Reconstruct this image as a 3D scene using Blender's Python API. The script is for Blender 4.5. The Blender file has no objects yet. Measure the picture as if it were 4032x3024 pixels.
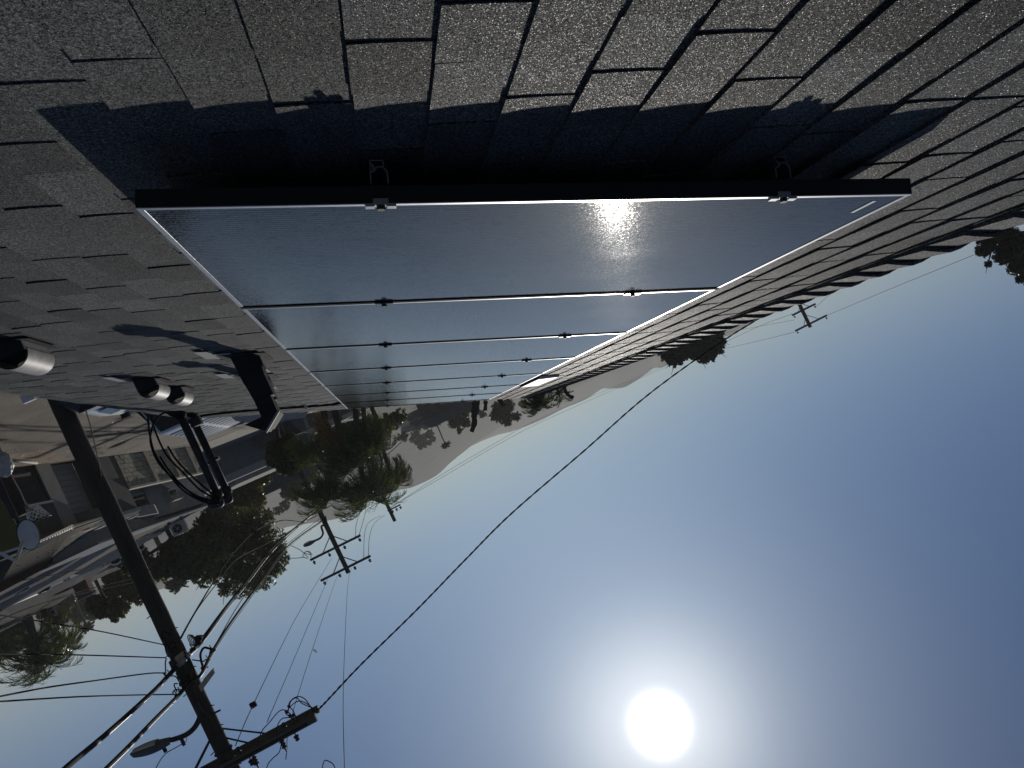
import bpy, math, random
import numpy as np
from mathutils import Vector
rnd = random.Random(7)
R = math.radians
# ------------------------------------------------------------------ camera
# The phone was held upside down and tilted, so the camera is rolled about 155 degrees.
EYE = 4.5
F = 2900.0
AX = np.array([[-0.88821961, 0.42041885, -0.18524018],
               [-0.16427368, 0.08591012, 0.98266658],
               [0.42904556, 0.90325381, -0.0072433]])     # columns: image right, image down, view direction
sc = bpy.context.scene
COL = sc.collection
cam = bpy.data.cameras.new('camera'); camo = bpy.data.objects.new('camera', cam); COL.objects.link(camo)
cam.sensor_width = 36; cam.lens = F / 4032 * 36; cam.clip_start = .05; cam.clip_end = 20000
from mathutils import Matrix
mw = Matrix.Identity(4)
for r in range(3):
    mw[r][0] = AX[r][0]; mw[r][1] = -AX[r][1]; mw[r][2] = -AX[r][2]
mw[2][3] = EYE
camo.matrix_world = mw
sc.camera = camo
# ------------------------------------------------------------------ sky and sun
SUN = np.array([-0.15072519, 0.88361876, 0.44328299]); SUN /= np.linalg.norm(SUN)
el = math.asin(SUN[2]); az = math.atan2(SUN[0], SUN[1])
wd = bpy.data.worlds.new('World'); sc.world = wd; wd.use_nodes = True
nt = wd.node_tree; N = nt.nodes; LK = nt.links; N.clear()
out = N.new('ShaderNodeOutputWorld'); bg = N.new('ShaderNodeBackground')
sky = N.new('ShaderNodeTexSky'); sky.sky_type = 'NISHITA'; sky.sun_disc = False
sky.sun_elevation = el; sky.sun_rotation = az
sky.altitude = 200; sky.air_density = 1.0; sky.dust_density = 0.6; sky.ozone_density = 1.6
SKY_GAIN = 0.06
tc = N.new('ShaderNodeTexCoord')
dot = N.new('ShaderNodeVectorMath'); dot.operation = 'DOT_PRODUCT'; dot.inputs[1].default_value = tuple(SUN)
nrm = N.new('ShaderNodeVectorMath'); nrm.operation = 'NORMALIZE'
LK.new(tc.outputs['Generated'], nrm.inputs[0]); LK.new(nrm.outputs[0], dot.inputs[0])
def mathn(op, a, b=None, clamp=False):
    m = N.new('ShaderNodeMath'); m.operation = op; m.use_clamp = clamp
    for i, v in enumerate((a, b)):
        if v is None: continue
        if isinstance(v, (int, float)): m.inputs[i].default_value = v
        else: LK.new(v, m.inputs[i])
    return m.outputs[0]
dpos = mathn('MAXIMUM', dot.outputs['Value'], 0.0)
g1 = mathn('MULTIPLY', mathn('POWER', dpos, 5600.0), 420.0)
g2 = mathn('MULTIPLY', mathn('POWER', dpos, 210.0), 15.0)
g3 = mathn('MULTIPLY', mathn('POWER', dpos, 34.0), 4.6)
g4 = mathn('MULTIPLY', mathn('POWER', dpos, 9.0), 0.5)
sepz = N.new('ShaderNodeSeparateXYZ'); LK.new(nrm.outputs[0], sepz.inputs[0])
hzn = mathn('MULTIPLY', mathn('POWER', mathn('SUBTRACT', 1.0, mathn('MAXIMUM', sepz.outputs[2], 0.0)), 11.0), 6.0)   # pale band of valley haze low in the sky
glow = mathn('ADD', mathn('ADD', mathn('ADD', g1, g2), mathn('ADD', g3, g4)), hzn)
gc = N.new('ShaderNodeVectorMath'); gc.operation = 'SCALE'; gc.inputs[0].default_value = (1.0, .96, .87)
LK.new(glow, gc.inputs['Scale'])
tint = N.new('ShaderNodeVectorMath'); tint.operation = 'MULTIPLY'; tint.inputs[1].default_value = (.44, .67, .98)
LK.new(sky.outputs[0], tint.inputs[0])
addv = N.new('ShaderNodeVectorMath'); addv.operation = 'ADD'
LK.new(tint.outputs[0], addv.inputs[0]); LK.new(gc.outputs[0], addv.inputs[1])
LK.new(addv.outputs[0], bg.inputs[0]); bg.inputs[1].default_value = SKY_GAIN
LK.new(bg.outputs[0], out.inputs[0])
sl = bpy.data.lights.new('sun', 'SUN'); sl.energy = 5.0; sl.angle = R(.53); sl.color = (1, .95, .87)
so = bpy.data.objects.new('sun', sl); COL.objects.link(so)
so.rotation_euler = Vector(-SUN).to_track_quat('-Z', 'Y').to_euler(); so.location = (0, 0, 30)
sc.view_settings.view_transform = 'Standard'; sc.view_settings.look = 'None'
sc.view_settings.exposure = -0.75; sc.view_settings.gamma = 1
sc.cycles.max_bounces = 6; sc.cycles.volume_bounces = 0
sc.cycles.sample_clamp_indirect = 4
# ------------------------------------------------------------------ helpers
def ray(px, py):
    return AX @ np.array([(px - 2016) / F, (py - 1512) / F, 1.0])
def atY(px, py, Y):
    d = ray(px, py); p = d * (Y / d[1]); p[2] += EYE; return p
def atZ(px, py, z):
    d = ray(px, py); p = d * ((z - EYE) / d[2]); p[2] += EYE; return p
def onwall(px, py, p0, p1):
    d = ray(px, py); nx, ny = p1[1] - p0[1], -(p1[0] - p0[0])
    p = d * ((nx * p0[0] + ny * p0[1]) / (nx * d[0] + ny * d[1])); p[2] += EYE; return p
ORG = {}
def tagit(o, label=None, cat=None, group=None, kind=None):
    if label: o['label'] = label
    if cat: o['category'] = cat
    if group: o['group'] = group
    if kind: o['kind'] = kind
    return o
def thing(name, label, cat, loc=(0, 0, 0), group=None):
    o = bpy.data.objects.new(name, None); COL.objects.link(o); o.location = tuple(loc)
    o.empty_display_size = .2
    ORG[o] = np.array(loc, float)
    return tagit(o, label, cat, group)
def link(o, parent, origin=None):
    COL.objects.link(o)
    if parent is not None:
        o.parent = parent
        ORG[o] = ORG[parent]
    else:
        ORG[o] = np.zeros(3)
    return o
class MB:
    """collects shapes in world space, links them as one mesh object"""
    def __init__(s): s.v = []; s.f = []; s.n = 0; s.tone = []
    def add(s, vs, fs, tone=0.5):
        vs = np.asarray(vs, float); s.v.append(vs)
        s.f += [tuple(i + s.n for i in f) for f in fs]; s.tone += [tone] * len(fs); s.n += len(vs); return s
    def box(s, c, size, ax=None, tone=.5):
        c = np.asarray(c, float); h = np.asarray(size, float) / 2
        ax = np.eye(3) if ax is None else np.asarray(ax, float)
        vs = [c + ax[0] * h[0] * i + ax[1] * h[1] * j + ax[2] * h[2] * k for k in (-1, 1) for j in (-1, 1) for i in (-1, 1)]
        return s.add(vs, [(0, 2, 3, 1), (4, 5, 7, 6), (0, 1, 5, 4), (2, 6, 7, 3), (0, 4, 6, 2), (1, 3, 7, 5)], tone)
    def prism(s, poly, off, tone=.5):
        poly = [np.asarray(p, float) for p in poly]; off = np.asarray(off, float); n = len(poly)
        vs = poly + [p + off for p in poly]
        fs = [tuple(range(n))[::-1], tuple(range(n, 2 * n))] + [(i, (i + 1) % n, n + (i + 1) % n, n + i) for i in range(n)]
        return s.add(vs, fs, tone)
    def tube(s, pts, r, seg=8, r1=None, cap=True, tone=.5):
        pts = [np.asarray(p, float) for p in pts]; n = len(pts)
        rs = [r] * n if r1 is None else [r + (r1 - r) * i / max(1, n - 1) for i in range(n)]
        if isinstance(r, (list, tuple)): rs = list(r)
        vs = []; up = None
        for i, p in enumerate(pts):
            t = pts[min(i + 1, n - 1)] - pts[max(i - 1, 0)]; t = t / (np.linalg.norm(t) + 1e-12)
            if up is None:
                up = np.array([0, 0, 1.]) if abs(t[2]) < .9 else np.array([1., 0, 0])
            u = up - t * (up @ t); u /= np.linalg.norm(u) + 1e-12; w = np.cross(t, u); up = u
            for k in range(seg):
                a = 2 * math.pi * k / seg
                vs.append(p + (u * math.cos(a) + w * math.sin(a)) * rs[i])
        fs = [(i * seg + k, i * seg + (k + 1) % seg, (i + 1) * seg + (k + 1) % seg, (i + 1) * seg + k) for i in range(n - 1) for k in range(seg)]
        if cap: fs += [tuple(range(seg))[::-1], tuple(range((n - 1) * seg, n * seg))]
        return s.add(vs, fs, tone)
    def grid(s, rows, tone=.5, close=False):
        rows = [[np.asarray(p, float) for p in r] for r in rows]; m = len(rows[0])
        vs = [p for r in rows for p in r]
        fs = [(i * m + j, i * m + j + 1, (i + 1) * m + j + 1, (i + 1) * m + j) for i in range(len(rows) - 1) for j in range(m - 1)]
        return s.add(vs, fs, tone)
    def build(s, name, mat, parent=None, smooth=False):
        me = bpy.data.meshes.new(name)
        V = np.concatenate(s.v) if s.v else np.zeros((0, 3))
        if parent is not None: V = V - ORG[parent]
        me.from_pydata(V.tolist(), [], s.f); me.update()
        at = me.attributes.new('tone', 'FLOAT', 'FACE'); at.data.foreach_set('value', s.tone)
        if smooth: me.polygons.foreach_set('use_smooth', [True] * len(me.polygons))
        me.materials.append(mat)
        return link(bpy.data.objects.new(name, me), parent)
def cat_rom(P, n=8):
    P = [np.asarray(p, float) for p in P]; Q = [2 * P[0] - P[1]] + P + [2 * P[-1] - P[-2]]; out = []
    for i in range(1, len(Q) - 2):
        a, b, c, d = Q[i - 1:i + 3]
        for k in range(n):
            t = k / n
            out.append(.5 * ((2 * b) + (c - a) * t + (2 * a - 5 * b + 4 * c - d) * t * t + (3 * b - a - 3 * c + d) * t ** 3))
    out.append(P[-1]); return out
# ------------------------------------------------------------------ materials
def newmat(name):
    m = bpy.data.materials.new(name); m.use_nodes = True; m.node_tree.nodes.clear(); return m
class NT:
    def __init__(s, m): s.t = m.node_tree
    def n(s, ty, **kw):
        nd = s.t.nodes.new('ShaderNode' + ty)
        for k, v in kw.items():
            if k.startswith('i_'):
                key = k[2:].replace('_', ' '); nd.inputs[key].default_value = v
            else: setattr(nd, k, v)
        return nd
    def l(s, a, b): s.t.links.new(a, b)
    def math(s, op, a, b=None, c=None, clamp=False):
        nd = s.t.nodes.new('ShaderNodeMath'); nd.operation = op; nd.use_clamp = clamp
        for i, v in enumerate((a, b, c)):
            if v is None: continue
            if isinstance(v, (int, float)): nd.inputs[i].default_value = v
            else: s.l(v, nd.inputs[i])
        return nd.outputs[0]
def mat(name, c, rough=.7, var=.25, scale=8., metal=0., bump=.0, bscale=60., spec=.5, c2=None, stretch=None, tonev=0.0, coord='Object'):
    m = newmat(name); t = NT(m)
    o = t.n('OutputMaterial'); p = t.n('BsdfPrincipled'); t.l(p.outputs[0], o.inputs[0])
    p.inputs['Roughness'].default_value = rough; p.inputs['Metallic'].default_value = metal
    p.inputs['Specular IOR Level'].default_value = spec
    tcn = t.n('TexCoord'); mp = t.n('Mapping'); t.l(tcn.outputs[coord], mp.inputs[0])
    if stretch: mp.inputs['Scale'].default_value = stretch
    nz = t.n('TexNoise'); nz.inputs['Scale'].default_value = scale; nz.inputs['Detail'].default_value = 6; nz.inputs['Roughness'].default_value = .65
    t.l(mp.outputs[0], nz.inputs[0])
    cr = t.n('ValToRGB'); cr.color_ramp.elements[0].position = .3; cr.color_ramp.elements[1].position = .7
    a = tuple(x * (1 - var) for x in c) + (1,); b = tuple(min(1, x * (1 + var)) for x in (c2 or c)) + (1,)
    cr.color_ramp.elements[0].color = a; cr.color_ramp.elements[1].color = b
    t.l(nz.outputs[0], cr.inputs[0]); col = cr.outputs[0]
    if tonev:
        at = t.n('Attribute'); at.attribute_name = 'tone'
        f = t.math('MULTIPLY_ADD', at.outputs['Fac'], 2 * tonev, 1 - tonev)
        vm = t.n('VectorMath'); vm.operation = 'SCALE'; t.l(col, vm.inputs[0]); t.l(f, vm.inputs['Scale']); col = vm.outputs[0]
    t.l(col, p.inputs['Base Color'])
    if bump:
        n2 = t.n('TexNoise'); n2.inputs['Scale'].default_value = bscale; n2.inputs['Detail'].default_value = 4; t.l(mp.outputs[0], n2.inputs[0])
        bp = t.n('Bump'); bp.inputs['Strength'].default_value = bump; bp.inputs['Distance'].default_value = .02
        t.l(n2.outputs[0], bp.inputs['Height']); t.l(bp.outputs[0], p.inputs['Normal'])
    return m
def shingle_mat(name, base, spark=1.0):
    m = newmat(name); t = NT(m)
    o = t.n('OutputMaterial'); p = t.n('BsdfPrincipled'); t.l(p.outputs[0], o.inputs[0])
    g = t.n('NewGeometry')
    vo = t.n('TexVoronoi'); vo.inputs['Scale'].default_value = 820.; t.l(g.outputs['Position'], vo.inputs['Vector'])
    vo2 = t.n('TexNoise'); vo2.inputs['Scale'].default_value = 330.; vo2.inputs['Detail'].default_value = 3; t.l(g.outputs['Position'], vo2.inputs['Vector'])
    nz = t.n('TexNoise'); nz.inputs['Scale'].default_value = 7.; nz.inputs['Detail'].default_value = 5; t.l(g.outputs['Position'], nz.inputs['Vector'])
    sp = t.n('SeparateColor'); t.l(vo.outputs['Color'], sp.inputs[0])
    at = t.n('Attribute'); at.attribute_name = 'tone'
    gran = t.math('POWER', sp.outputs[0], 2.2)
    mid = t.n('TexNoise'); mid.inputs['Scale'].default_value = 175.; mid.inputs['Detail'].default_value = 2; t.l(g.outputs['Position'], mid.inputs['Vector'])
    spk = t.math('MULTIPLY', t.math('SUBTRACT', mid.outputs[0], .35, clamp=True), 4.2)
    f = t.math('MULTIPLY_ADD', gran, 1.5, .35)
    f = t.math('MULTIPLY', f, t.math('MULTIPLY_ADD', vo2.outputs[0], 2.0, -.0))
    f = t.math('MULTIPLY', f, t.math('MULTIPLY_ADD', spk, 1.25, .28))
    f = t.math('MULTIPLY', f, t.math('MULTIPLY_ADD', at.outputs['Fac'], .95, .52))
    f = t.math('MULTIPLY', f, t.math('MULTIPLY_ADD', nz.outputs[0], .9, .55))
    vm = t.n('VectorMath'); vm.operation = 'SCALE'; vm.inputs[0].default_value = base; t.l(f, vm.inputs['Scale'])
    t.l(vm.outputs[0], p.inputs['Base Color'])
    # granules: each cell leans its own way, some are glossy
    cc = t.n('VectorMath'); cc.operation = 'SUBTRACT'; t.l(vo.outputs['Color'], cc.inputs[0]); cc.inputs[1].default_value = (.5, .5, .5)
    cs = t.n('VectorMath'); cs.operation = 'SCALE'; t.l(cc.outputs[0], cs.inputs[0]); cs.inputs['Scale'].default_value = .95
    ad = t.n('VectorMath'); ad.operation = 'ADD'; t.l(g.outputs['Normal'], ad.inputs[0]); t.l(cs.outputs[0], ad.inputs[1])
    nn = t.n('VectorMath'); nn.operation = 'NORMALIZE'; t.l(ad.outputs[0], nn.inputs[0])
    t.l(nn.outputs[0], p.inputs['Normal'])
    sel = t.math('GREATER_THAN', sp.outputs[1], .93)
    ro = t.math('MULTIPLY_ADD', sel, -.42, .78); t.l(ro, p.inputs['Roughness'])
    se = t.math('MULTIPLY_ADD', sel, .6 * spark, .22); t.l(se, p.inputs['Specular IOR Level'])
    return m
def glass_panel_mat():
    m = newmat('solar glass'); t = NT(m)
    o = t.n('OutputMaterial'); p = t.n('BsdfPrincipled'); t.l(p.outputs[0], o.inputs[0])
    tcn = t.n('TexCoord'); sx = t.n('SeparateXYZ'); t.l(tcn.outputs['Object'], sx.inputs[0])
    def lines(v, per, w):
        fr = t.math('FRACT', t.math('DIVIDE', v, per)); return t.math('LESS_THAN', fr, w)
    thin = lines(t.math('ADD', sx.outputs[1], 50.), .0136, .12)          # fine collector wires along the long side
    ca = lines(t.math('ADD', sx.outputs[1], 50.06), .158, .03)           # gaps between cells
    cb = lines(t.math('ADD', sx.outputs[0], 50.03), .1475, .03)
    nz = t.n('TexNoise'); nz.inputs['Scale'].default_value = 5.; nz.inputs['Detail'].default_value = 8; t.l(tcn.outputs['Object'], nz.inputs[0])
    dn = t.n('TexNoise'); dn.inputs['Scale'].default_value = 60.; dn.inputs['Detail'].default_value = 3
    mp = t.n('Mapping'); mp.inputs['Scale'].default_value = (.25, 3.5, 1); t.l(tcn.outputs['Object'], mp.inputs[0]); t.l(mp.outputs[0], dn.inputs[0])
    br = t.math('MULTIPLY', thin, t.math('MULTIPLY', t.math('GREATER_THAN', dn.outputs[0], .40), .16))
    dust = t.math('MULTIPLY', t.math('SUBTRACT', nz.outputs[0], .35, clamp=True), .05)
    v = t.math('ADD', t.math('ADD', br, dust), .010)
    gap = t.math('MULTIPLY', t.math('MAXIMUM', ca, cb), -.008)
    v = t.math('ADD', v, gap, clamp=True)
    vm = t.n('VectorMath'); vm.operation = 'SCALE'; vm.inputs[0].default_value = (.85, .92, 1.0); t.l(v, vm.inputs['Scale'])
    t.l(vm.outputs[0], p.inputs['Base Color'])
    ro = t.math('MULTIPLY_ADD', nz.outputs[0], .03, .05); t.l(ro, p.inputs['Roughness'])
    p.inputs['IOR'].default_value = 1.5; p.inputs['Specular IOR Level'].default_value = .32; p.inputs['Specular Tint'].default_value = (1, .93, .84, 1)
    # stippled anti-glare glass: small cells lean a little, long ripples along the wires
    vo = t.n('TexVoronoi'); vo.inputs['Scale'].default_value = 420.; t.l(tcn.outputs['Object'], vo.inputs['Vector'])
    cc = t.n('VectorMath'); cc.operation = 'SUBTRACT'; t.l(vo.outputs['Color'], cc.inputs[0]); cc.inputs[1].default_value = (.5, .5, .5)
    cs = t.n('VectorMath'); cs.operation = 'SCALE'; t.l(cc.outputs[0], cs.inputs[0]); cs.inputs['Scale'].default_value = .05
    g = t.n('NewGeometry'); ad = t.n('VectorMath'); ad.operation = 'ADD'; t.l(g.outputs['Normal'], ad.inputs[0]); t.l(cs.outputs[0], ad.inputs[1])
    nn = t.n('VectorMath'); nn.operation = 'NORMALIZE'; t.l(ad.outputs[0], nn.inputs[0])
    t.l(nn.outputs[0], p.inputs['Normal'])
    return m
def leaf_mat(name, c, c2=None, gloss=.45, trans=.35):
    m = newmat(name); t = NT(m)
    o = t.n('OutputMaterial'); p = t.n('BsdfPrincipled'); tr = t.n('BsdfTranslucent'); mx = t.n('MixShader')
    mx.inputs[0].default_value = trans
    t.l(p.outputs[0], mx.inputs[1]); t.l(tr.outputs[0], mx.inputs[2]); t.l(mx.outputs[0], o.inputs[0])
    at = t.n('Attribute'); at.attribute_name = 'tone'
    cr = t.n('ValToRGB'); t.l(at.outputs['Fac'], cr.inputs[0])
    c2 = c2 or tuple(x * 1.6 for x in c)
    cr.color_ramp.elements[0].color = tuple(x * .6 for x in c) + (1,); cr.color_ramp.elements[1].color = c2 + (1,)
    t.l(cr.outputs[0], p.inputs['Base Color'])
    vm = t.n('VectorMath'); vm.operation = 'MULTIPLY'; vm.inputs[1].default_value = (1.3, 1.25, .5); t.l(cr.outputs[0], vm.inputs[0]); t.l(vm.outputs[0], tr.inputs[0])
    p.inputs['Roughness'].default_value = gloss
    return m
M_SH = shingle_mat('granule shingle', (.064, .066, .064))
M_CAP = shingle_mat('granule ridge cap', (.10, .098, .092), .5)
M_GLASS = glass_panel_mat()
M_FRAME = mat('black anodised frame', (.012, .012, .013), .4, .1, 30, metal=.0, spec=.35)
M_LIP = mat('anodised frame top', (.55, .55, .56), .42, .1, 30, metal=1.0)
M_ALU = mat('mill aluminium', (.42, .43, .44), .38, .15, 20, metal=1.0)
M_DARKALU = mat('dark clamp metal', (.035, .035, .038), .35, .2, 40, metal=.6)
M_GALV = mat('galvanised sheet', (.27, .265, .26), .55, .22, 26, metal=.0, c2=(.33, .31, .29), spec=.25)
M_GALVD = mat('painted and shaded dark sheet', (.028, .029, .032), .8, .3, 12, spec=.12)  # dark paint; also puts shade into vent throats and the rain cap
M_WHITEP = mat('white paint', (.72, .71, .68), .5, .06, 6)
M_BLACK = mat('black rubber', (.014, .014, .015), .85, .2, 30, spec=.06)
M_STEEL = mat('dark steel', (.026, .027, .029), .62, .25, 20, spec=.3)
M_ALUD = mat('weathered grey lamp housing', (.11, .115, .12), .55, .2, 8, metal=.3)
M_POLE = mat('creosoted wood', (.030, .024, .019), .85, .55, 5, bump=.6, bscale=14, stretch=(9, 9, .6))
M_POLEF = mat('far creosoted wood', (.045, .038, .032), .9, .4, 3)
M_ARM = mat('weathered crossarm wood', (.085, .07, .056), .85, .4, 8, bump=.4, bscale=30, stretch=(1, 8, 8))
M_ASPH = mat('alley asphalt', (.062, .054, .042), .9, .42, .8, bump=.5, bscale=9, c2=(.082, .068, .050))
M_DIRT = mat('sandy dirt', (.14, .10, .062), .95, .35, 2.5, bump=.5, bscale=14)
M_GROUND = mat('dry suburban ground', (.042, .044, .034), 1, .4, .15)
M_CONC = mat('pale concrete drive', (.26, .245, .21), .85, .14, .9, spec=.1)
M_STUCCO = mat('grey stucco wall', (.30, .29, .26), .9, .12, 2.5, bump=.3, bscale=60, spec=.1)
M_STUCCOD = mat('dark and shaded stucco', (.10, .098, .085), .9, .15, 2.5, bump=.3, bscale=60)  # darker copy putting shade into the garage front; also dark trim
M_OLIVE = mat('olive painted wall', (.13, .12, .04), .85, .15, 2.)
M_BLUEW = mat('blue grey wall', (.17, .18, .185), .85, .1, 2., spec=.1)
M_BLOCK = mat('concrete block', (.40, .355, .27), .92, .16, 5, bump=.5, bscale=40, tonev=.22)
M_MORT = mat('mortar bed', (.05, .045, .035), .95, .2, 6)
M_CREAM = mat('cream corrugated metal', (.46, .43, .36), .6, .06, 3, spec=.1)
M_BROWNF = mat('brown fascia board', (.075, .042, .03), .8, .2, 4, spec=.1)
M_ROOFG = mat('grey rolled roofing', (.095, .088, .076), .9, .22, 1.2, bump=.3, bscale=30, spec=.1)
M_ROOFD = mat('dark grey roofing', (.045, .044, .042), .9, .2, 1.2, bump=.3, bscale=30, spec=.1)
M_ROOFB = mat('brown roof tile', (.085, .075, .062), .85, .2, 3, tonev=.2, spec=.1)
M_BRICK = mat('chimney brick', (.16, .07, .045), .85, .3, 9, tonev=.2)
M_WIN = mat('window glass', (.02, .024, .024), .08, .2, 3)
M_DOORP = mat('grey garage panel', (.22, .215, .195), .75, .1, 3, tonev=.12)
M_MESHG = mat('dark gate mesh', (.03, .032, .03), .7, .3, 10)
M_DISH = mat('grey dish', (.60, .60, .59), .5, .08, 6)
M_NET = mat('white net cord', (.62, .62, .60), .8, .05, 20)
M_FOIL = mat('wrinkled foil', (.42, .41, .39), .5, .2, 14, metal=.2, bump=1., bscale=22)
M_PAINTW = mat('white car paint', (.66, .67, .66), .3, .03, 3)
M_TYRE = mat('tyre rubber', (.02, .02, .02), .8, .2, 30)
M_MT1 = mat('scrubby near hill', (.060, .060, .050), 1, .35, .05)
M_MT2 = mat('far ridge', (.075, .07, .06), 1, .3, .006)
M_LEAF = leaf_mat('dark leaf', (.040, .054, .024), (.14, .155, .055))
M_LEAFB = leaf_mat('olive leaf', (.05, .058, .022), (.19, .175, .050))
M_CONI = leaf_mat('conifer needle', (.016, .026, .016), (.035, .05, .024), trans=.15)
M_PALM = leaf_mat('palm leaflet', (.034, .050, .022), (.14, .165, .055), gloss=.25, trans=.25)
M_PALMD = leaf_mat('dead palm frond', (.16, .075, .022), (.30, .15, .045), gloss=.5, trans=.35)
M_BARK = mat('bark', (.065, .052, .040), .95, .4, 6, bump=.6, bscale=12)
M_YEL = mat('yellow tag', (.55, .40, .03), .6, .1, 10)
M_STICK = mat('white sticker', (.75, .75, .72), .5, .05, 10)
M_TAGW = mat('pale tag board', (.40, .34, .26), .8, .25, 9)
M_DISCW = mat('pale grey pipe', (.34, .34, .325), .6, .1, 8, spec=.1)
# ------------------------------------------------------------------ setting: ground, alley, hills
def struct(mb, name, m): return tagit(mb.build(name, m), kind='structure')
G = MB()
nx = 24
xs = np.concatenate([np.linspace(-3500, -200, 8), np.linspace(-120, 160, 10), np.linspace(260, 3500, 8)])
ys = np.concatenate([np.linspace(-600, -60, 4), np.linspace(-20, 200, 10), np.linspace(300, 5200, 12)])
G.grid([[(x, y, -.012) for x in xs] for y in ys])
g = struct(G, 'ground', M_GROUND)
# alley running past the eave and away
al = MB()
def sheet(mb, poly, z, th=.004): mb.prism([(x, y, z - th) for x, y in poly], (0, 0, th))
sheet(al, [(2.6, -6), (13.2, -6), (11.6, 20), (10.2, 30), (8.55, 42), (5.5, 43.4), (2.8, 43.5)], .0)
struct(al, 'alley', M_ASPH)
dt = MB(); ddp = [(9.3, 12), (12.4, 11.5), (11.55, 21), (10.9, 26.2), (10.35, 29.2), (10.0, 27.5), (9.4, 25.0), (9.75, 22.5), (9.0, 19.6), (9.5, 16.4)]
sheet(dt, ddp, .005); struct(dt, 'dirt_verge', M_DIRT)
cd = MB(); sheet(cd, [(-14, 43.6), (5.5, 43.4), (8.62, 42.1), (10.6, 43.0), (16, 47.0), (12.5, 49.6), (6.2, 52.0), (-14, 59)], .002); struct(cd, 'cross_street', M_CONC)
lt = MB(); rl_ = np.random.RandomState(4)
for i in range(420):
    if i < 260: x, y = 9.2 + rl_.rand() * 2.6, 12 + rl_.rand() * 15
    else: x, y = 4.8 + rl_.rand() * 5, 12 + rl_.rand() * 26
    if x > 10.9 - (y - 24) * .1 - .3 and y > 20: continue
    a_ = rl_.rand() * 6.28; s_ = .02 + .05 * rl_.rand() ** 2; u_ = np.array([math.cos(a_), math.sin(a_), .25 * rl_.rand()]); v_ = np.array([-math.sin(a_), math.cos(a_), .3 * rl_.rand()])
    c_ = np.array([x, y, .014]); lt.add([c_ - u_ * s_, c_ + v_ * s_ * .6, c_ + u_ * s_ + (0, 0, .01), c_ - v_ * s_ * .6], [(0, 1, 2, 3)], rl_.rand())
tagit(lt.build('leaf_litter', mat('dry pale leaves', (.42, .34, .20), .5, .3, 9)), 'scattered pale dry leaves on the alley and the sandy verge', 'leaf litter', kind='stuff')
# hills
def hill(name, pts, dist, m, fall=.55, seed=1, bumps=1.0):
    rr = np.random.RandomState(seed)
    P = cat_rom([np.array([x, y, 0.]) for x, y in pts], 7)
    crest = []
    for p in P:
        d = ray(p[0], p[1]); hlen = math.hypot(d[0], d[1]); q = d * dist / hlen; crest.append(q + np.array([0, 0, EYE]))
    n = len(crest); rows = []
    K = 9
    off = np.cumsum(rr.randn(n) * .25) * bumps
    for k in range(-2, K + 1):
        t = max(0, k) / K if k >= 0 else k / 6
        row = []
        for i, q in enumerate(crest):
            base = q.copy(); base[:2] *= 1 - (.32 * t)
            if k < 0: base[:2] *= 1 + .12 * (-k); z = q[2] * (1 - .3 * (-k))
            else: z = q[2] * (1 - t) ** 1.3 - 2 * t
            jit = (rr.rand() - .5) * dist * .0014 * (1 if k == 0 else 0)
            row.append((base[0], base[1], z + jit * (1 - t) * .8 * (1 if k > 0 else 0)))
        rows.append(row)
    mb = MB(); mb.grid(rows)
    return struct(mb, name, m)
hill('near_hill', [(-900, 2890), (-300, 2640), (60, 2512), (150, 2503), (250, 2476), (318, 2464), (420, 2418), (560, 2350), (700, 2290), (860, 2190), (1000, 2125), (1060, 2098), (1133, 2075), (1225, 2059), (1301, 2048), (1361, 2031), (1430, 1985), (1497, 1945), (1581, 1927), (1630, 1916), (1717, 1873), (1771, 1824), (1825, 1780), (1874, 1742), (1923, 1712), (1985, 1672), (2050, 1640), (2120, 1600), (2220, 1545), (2320, 1500), (2420, 1450), (2540, 1395), (2700, 1315), (2900, 1220), (3200, 1075), (3700, 830)], 900, M_MT1, seed=3)
hill('far_ridge', [(1500, 1880), (1700, 1800), (1850, 1757), (1900, 1735), (1961, 1712), (2010, 1700), (2070, 1679), (2140, 1650), (2221, 1608), (2303, 1574), (2368, 1533), (2400, 1530), (2455, 1526), (2495, 1505), (2530, 1482), (2575, 1450), (2612, 1445), (2680, 1405), (2770, 1350), (2880, 1318), (2950, 1282), (3010, 1240), (3080, 1190), (3130, 1180), (3220, 1120), (3400, 1020), (3800, 820)], 1500, M_MT2, seed=8)
# haze: one closed box of even pale air, sky outside
hz = MB(); hz.box((0, 900, 38), (4600, 3600, 79)); 
hm = newmat('valley haze'); th = NT(hm); ho = th.n('OutputMaterial'); pv = th.n('VolumePrincipled')
pv.inputs['Color'].default_value = (1, .99, .96, 1); pv.inputs['Density'].default_value = .00046; pv.inputs['Anisotropy'].default_value = .1
th.l(pv.outputs[0], ho.inputs['Volume'])
hzo = tagit(hz.build('haze', hm), kind='stuff')
# ------------------------------------------------------------------ our house and its roof
TH = R(21.5012)
XR, ZR = -2.1, EYE + .2036           # ridge line
YN, YF = -1.6, 10.25                  # roof ends
DS = np.array([math.cos(TH), 0, -math.sin(TH)]); NR = np.array([math.sin(TH), 0, math.cos(TH)])
def rp(s, y, h=0.): return np.array([XR, 0, ZR]) + DS * s + np.array([0, y, 0]) + NR * h
SE = 4.62
house = thing('house', 'house in the foreground with a dark grey shingle gable roof carrying the solar panels', 'house', (0, 4, 0))
dk = MB()
dk.prism([rp(0, YN, -.004), rp(SE - .03, YN, -.004), rp(SE - .03, YN, -.05), rp(0, YN, -.055)], (0, YF - YN - .02, 0))
dk.build('roof_deck', M_GALVD, house)
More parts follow.
